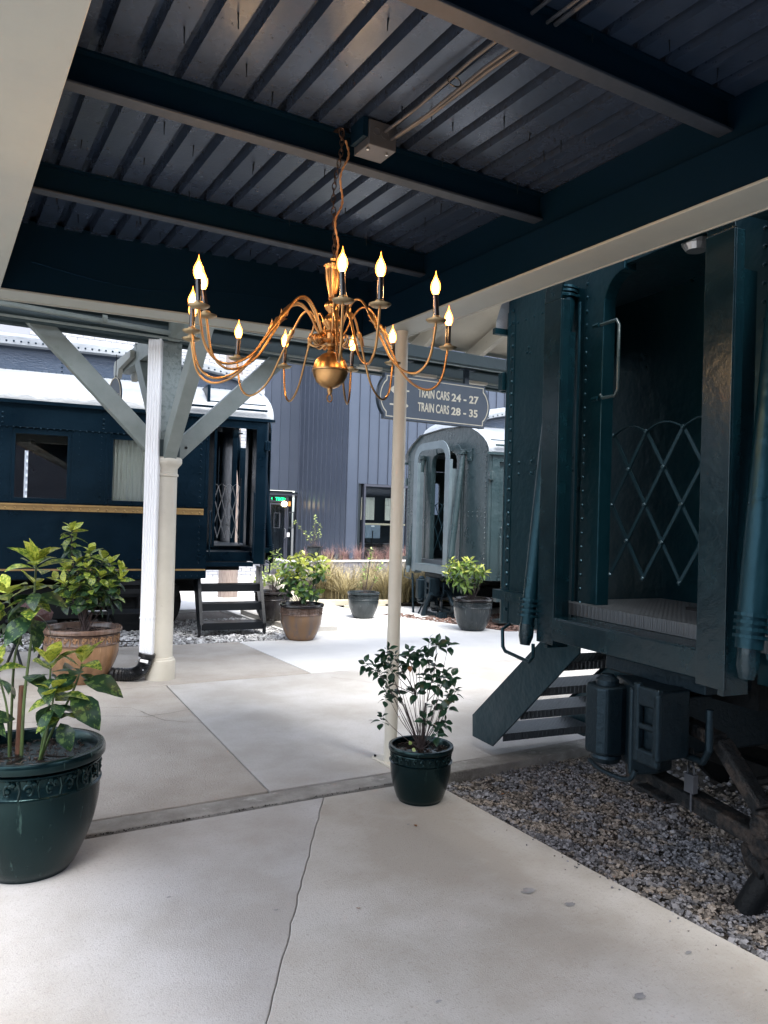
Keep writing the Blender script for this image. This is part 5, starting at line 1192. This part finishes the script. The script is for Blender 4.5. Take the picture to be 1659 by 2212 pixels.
pl=plant('sparse young shrub with one tall shoot in the slate grey pot',6.045,10.847,0,'potted shrubs on the platform'); r=random.Random(35)
for p in ((.10,0,1.02),(.10,0,1.10),(.095,0,.95),(.03,0,.85),(-.02,.05,.78),(.0,-.05,.68),(.06,0,.7),(.22,0,.82),(.28,.02,.88),(.18,0,.65),(-.05,0,.55)):
    stem(pl,[(0.02,0,.38),(p[0]*.5,p[1]*.4,.6*p[2]),p],.005,.002,'bark','twig'); whorl(pl,p,(0,0,1),6,.065,['palegreen','bushmid'],'round',r,(-.3,.9),.06)
pot('dark slate glazed pot in front of the far right carriage',6.936,9.124,.30,.474,'potgrey','potdarkrim',nm=14)
pl=plant('dense lance leaved shrub in the pot in front of the far right carriage',6.936,9.124,0,'potted shrubs on the platform'); r=random.Random(37)
bush(pl,(-.13,0,.86,.32,.28,.30),44,8,.14,['bushsunlit','bushmid'],['bushmid','bushmid','bushshaded'],'lance',r,.84,(0,0,.42),el=(-.7,.8))
pot('small grey pot standing on the block planter',8.42,17.75,.19,.37,'potgrey','potdarkrim',nm=12,z=.50)
pl=plant('pale leafy twiggy shrub in the small pot on the block planter',8.42,17.75,.5,'potted shrubs on the platform'); r=random.Random(39)
for p in ((0,0,1.12),(.02,0,1.0),(.12,0,.92),(.1,0,.78),(.0,0,.72),(-.1,0,.7),(.05,0,.6),(.15,0,.66),(-.25,0,.72),(-.38,0,.85),(-.5,0,.98),(-.16,0,.58),(-.03,0,.85),(-.08,.05,.52)):
    stem(pl,[(0,0,.33),(p[0]*.55,p[1]*.4,.33+(p[2]-.33)*.5),p],.005,.003,'bark','twig'); whorl(pl,p,(0,0,1),6,.07,['palegreen'],'round',r,(-.3,.9),.06)
for (x,y,s_) in ((5.75,14.0,.55),(5.3,13.4,.4)):
    pl=plant('low sunlit green shrub growing past the left carriage end' if s_>.5 else 'small green seedling shrub beyond the left carriage steps',x,y,0); r=random.Random(int(x*10))
    bush(pl,(0,0,s_,.3*s_,.3*s_,.45*s_),10,7,.09,['palegreen'],['bushmid'],'round',r,.2,(0,0,0))

# ================================================================== SMALL THINGS BY THE LEFT CARRIAGE
fc=thing('folding_chair','dark slatted folding bistro chair standing behind the tan pot','chair',(1.95,9.05,0),R(170))
for s in (1,-1):
    m=MB(); m.bar((s*.2,-.20,.0),(s*.2,.16,.86),.012,.025); m.build('back_leg','blacksteel',fc)
    m=MB(); m.bar((s*.185,.24,.0),(s*.185,-.16,.46),.012,.025); m.tube([(s*.185,.24,.006),(s*.185,.29,.006)],.007,6); m.build('front_leg','blacksteel',fc)
for z in (.80,.70): m=MB(); m.bar((-.2,.135-(.83-z)*.42,z),(.2,.135-(.83-z)*.42,z),.012,.05,up=(0,0,1)); m.build('back_slat','blacksteel',fc)
for i in range(6): m=MB(); m.bar((-.2,-.2+i*.07,.46),(.2,-.2+i*.07,.46),.05,.012); m.build('seat_slat','blacksteel',fc)
m=MB(); m.bar((-.185,.12,.14),(.185,.12,.14),.02,.01); m.build('cross_bar','blacksteel',fc)
st_=thing('folding_stool','dark folding stool with crossed legs behind the foreground laurel','stool',(.93,8.75,0),R(20))
for s in (1,-1):
    for q in (1,-1): m=MB(); m.bar((s*.16,q*.16,0),(s*.16,-q*.16,.42),.02,.02); m.build('leg','blacksteel',st_)
m=MB(); m.box(-.19,-.18,.42,.19,.18,.45); m.build('seat','blacksteel',st_,bevel=.01)
m=MB(); r=random.Random(2)
ring=[(math.cos(i*math.pi/6),math.sin(i*math.pi/6)) for i in range(12)]
vs=[];L_=[(.17,0),(.19,.06),(.17,.12),(.12,.18),(.05,.23)]
for rr,z in L_: vs+=[(x*rr*r.uniform(.8,1.15),y*rr*r.uniform(.8,1.15),z+r.uniform(-.015,.015)) for x,y in ring]
fs=[(i*12+k,i*12+(k+1)%12,(i+1)*12+(k+1)%12,(i+1)*12+k) for i in range(4) for k in range(12)]+[tuple(48+k for k in range(12)),tuple(range(11,-1,-1))]
m.add(vs,fs); bg_=m.build('bag','maroon'); bg_.location=(.93,8.75,.45); tag(bg_,'crumpled dark maroon bag lying on the folding stool','bag')
o=stones('loose_grit','gravel',(1.5,.9,2.70,3.95),130,.003,.008,.004,11,lambda x,y: x>2.68-abs(random.Random(int(x*1e5)).gauss(0,.09))); tag(o,'stray gravel grit spilled over the slab edge','grit')
o=stones('joint_dirt','soil',(.3,3.972,2.7,3.992),420,.0015,.0045,.0,12,None); tag(o,'crumbled dark dirt filling the joint across the slabs','dirt')
# fallen leaves and litter
r=random.Random(77)
for i,(x,y,lb) in enumerate(((2.22,3.35,'curled brown leaf on the bare slab just left of the small dark pot'),(2.95,3.52,'brown leaf fallen at the gravel edge right of the small dark pot'),(2.03,4.06,'brown leaf caught in the rough strip between the slabs'),(3.3,5.3,'dry leaf on the pale slab beyond the canopy post'),(1.55,2.75,'small dry leaf on the grey foreground slab left of the crack'))):
    o=bpy.data.objects.new('fallen_leaf',leafmesh('orangeleaf','round',i%3)); COL.objects.link(o); o.location=(x,y,.006); o.scale=(.028,.028,.028); o.rotation_euler=(r.uniform(-.2,.2),r.uniform(-.1,.3),r.uniform(0,6)); tag(o,lb,'fallen leaf','fallen leaves on the concrete')
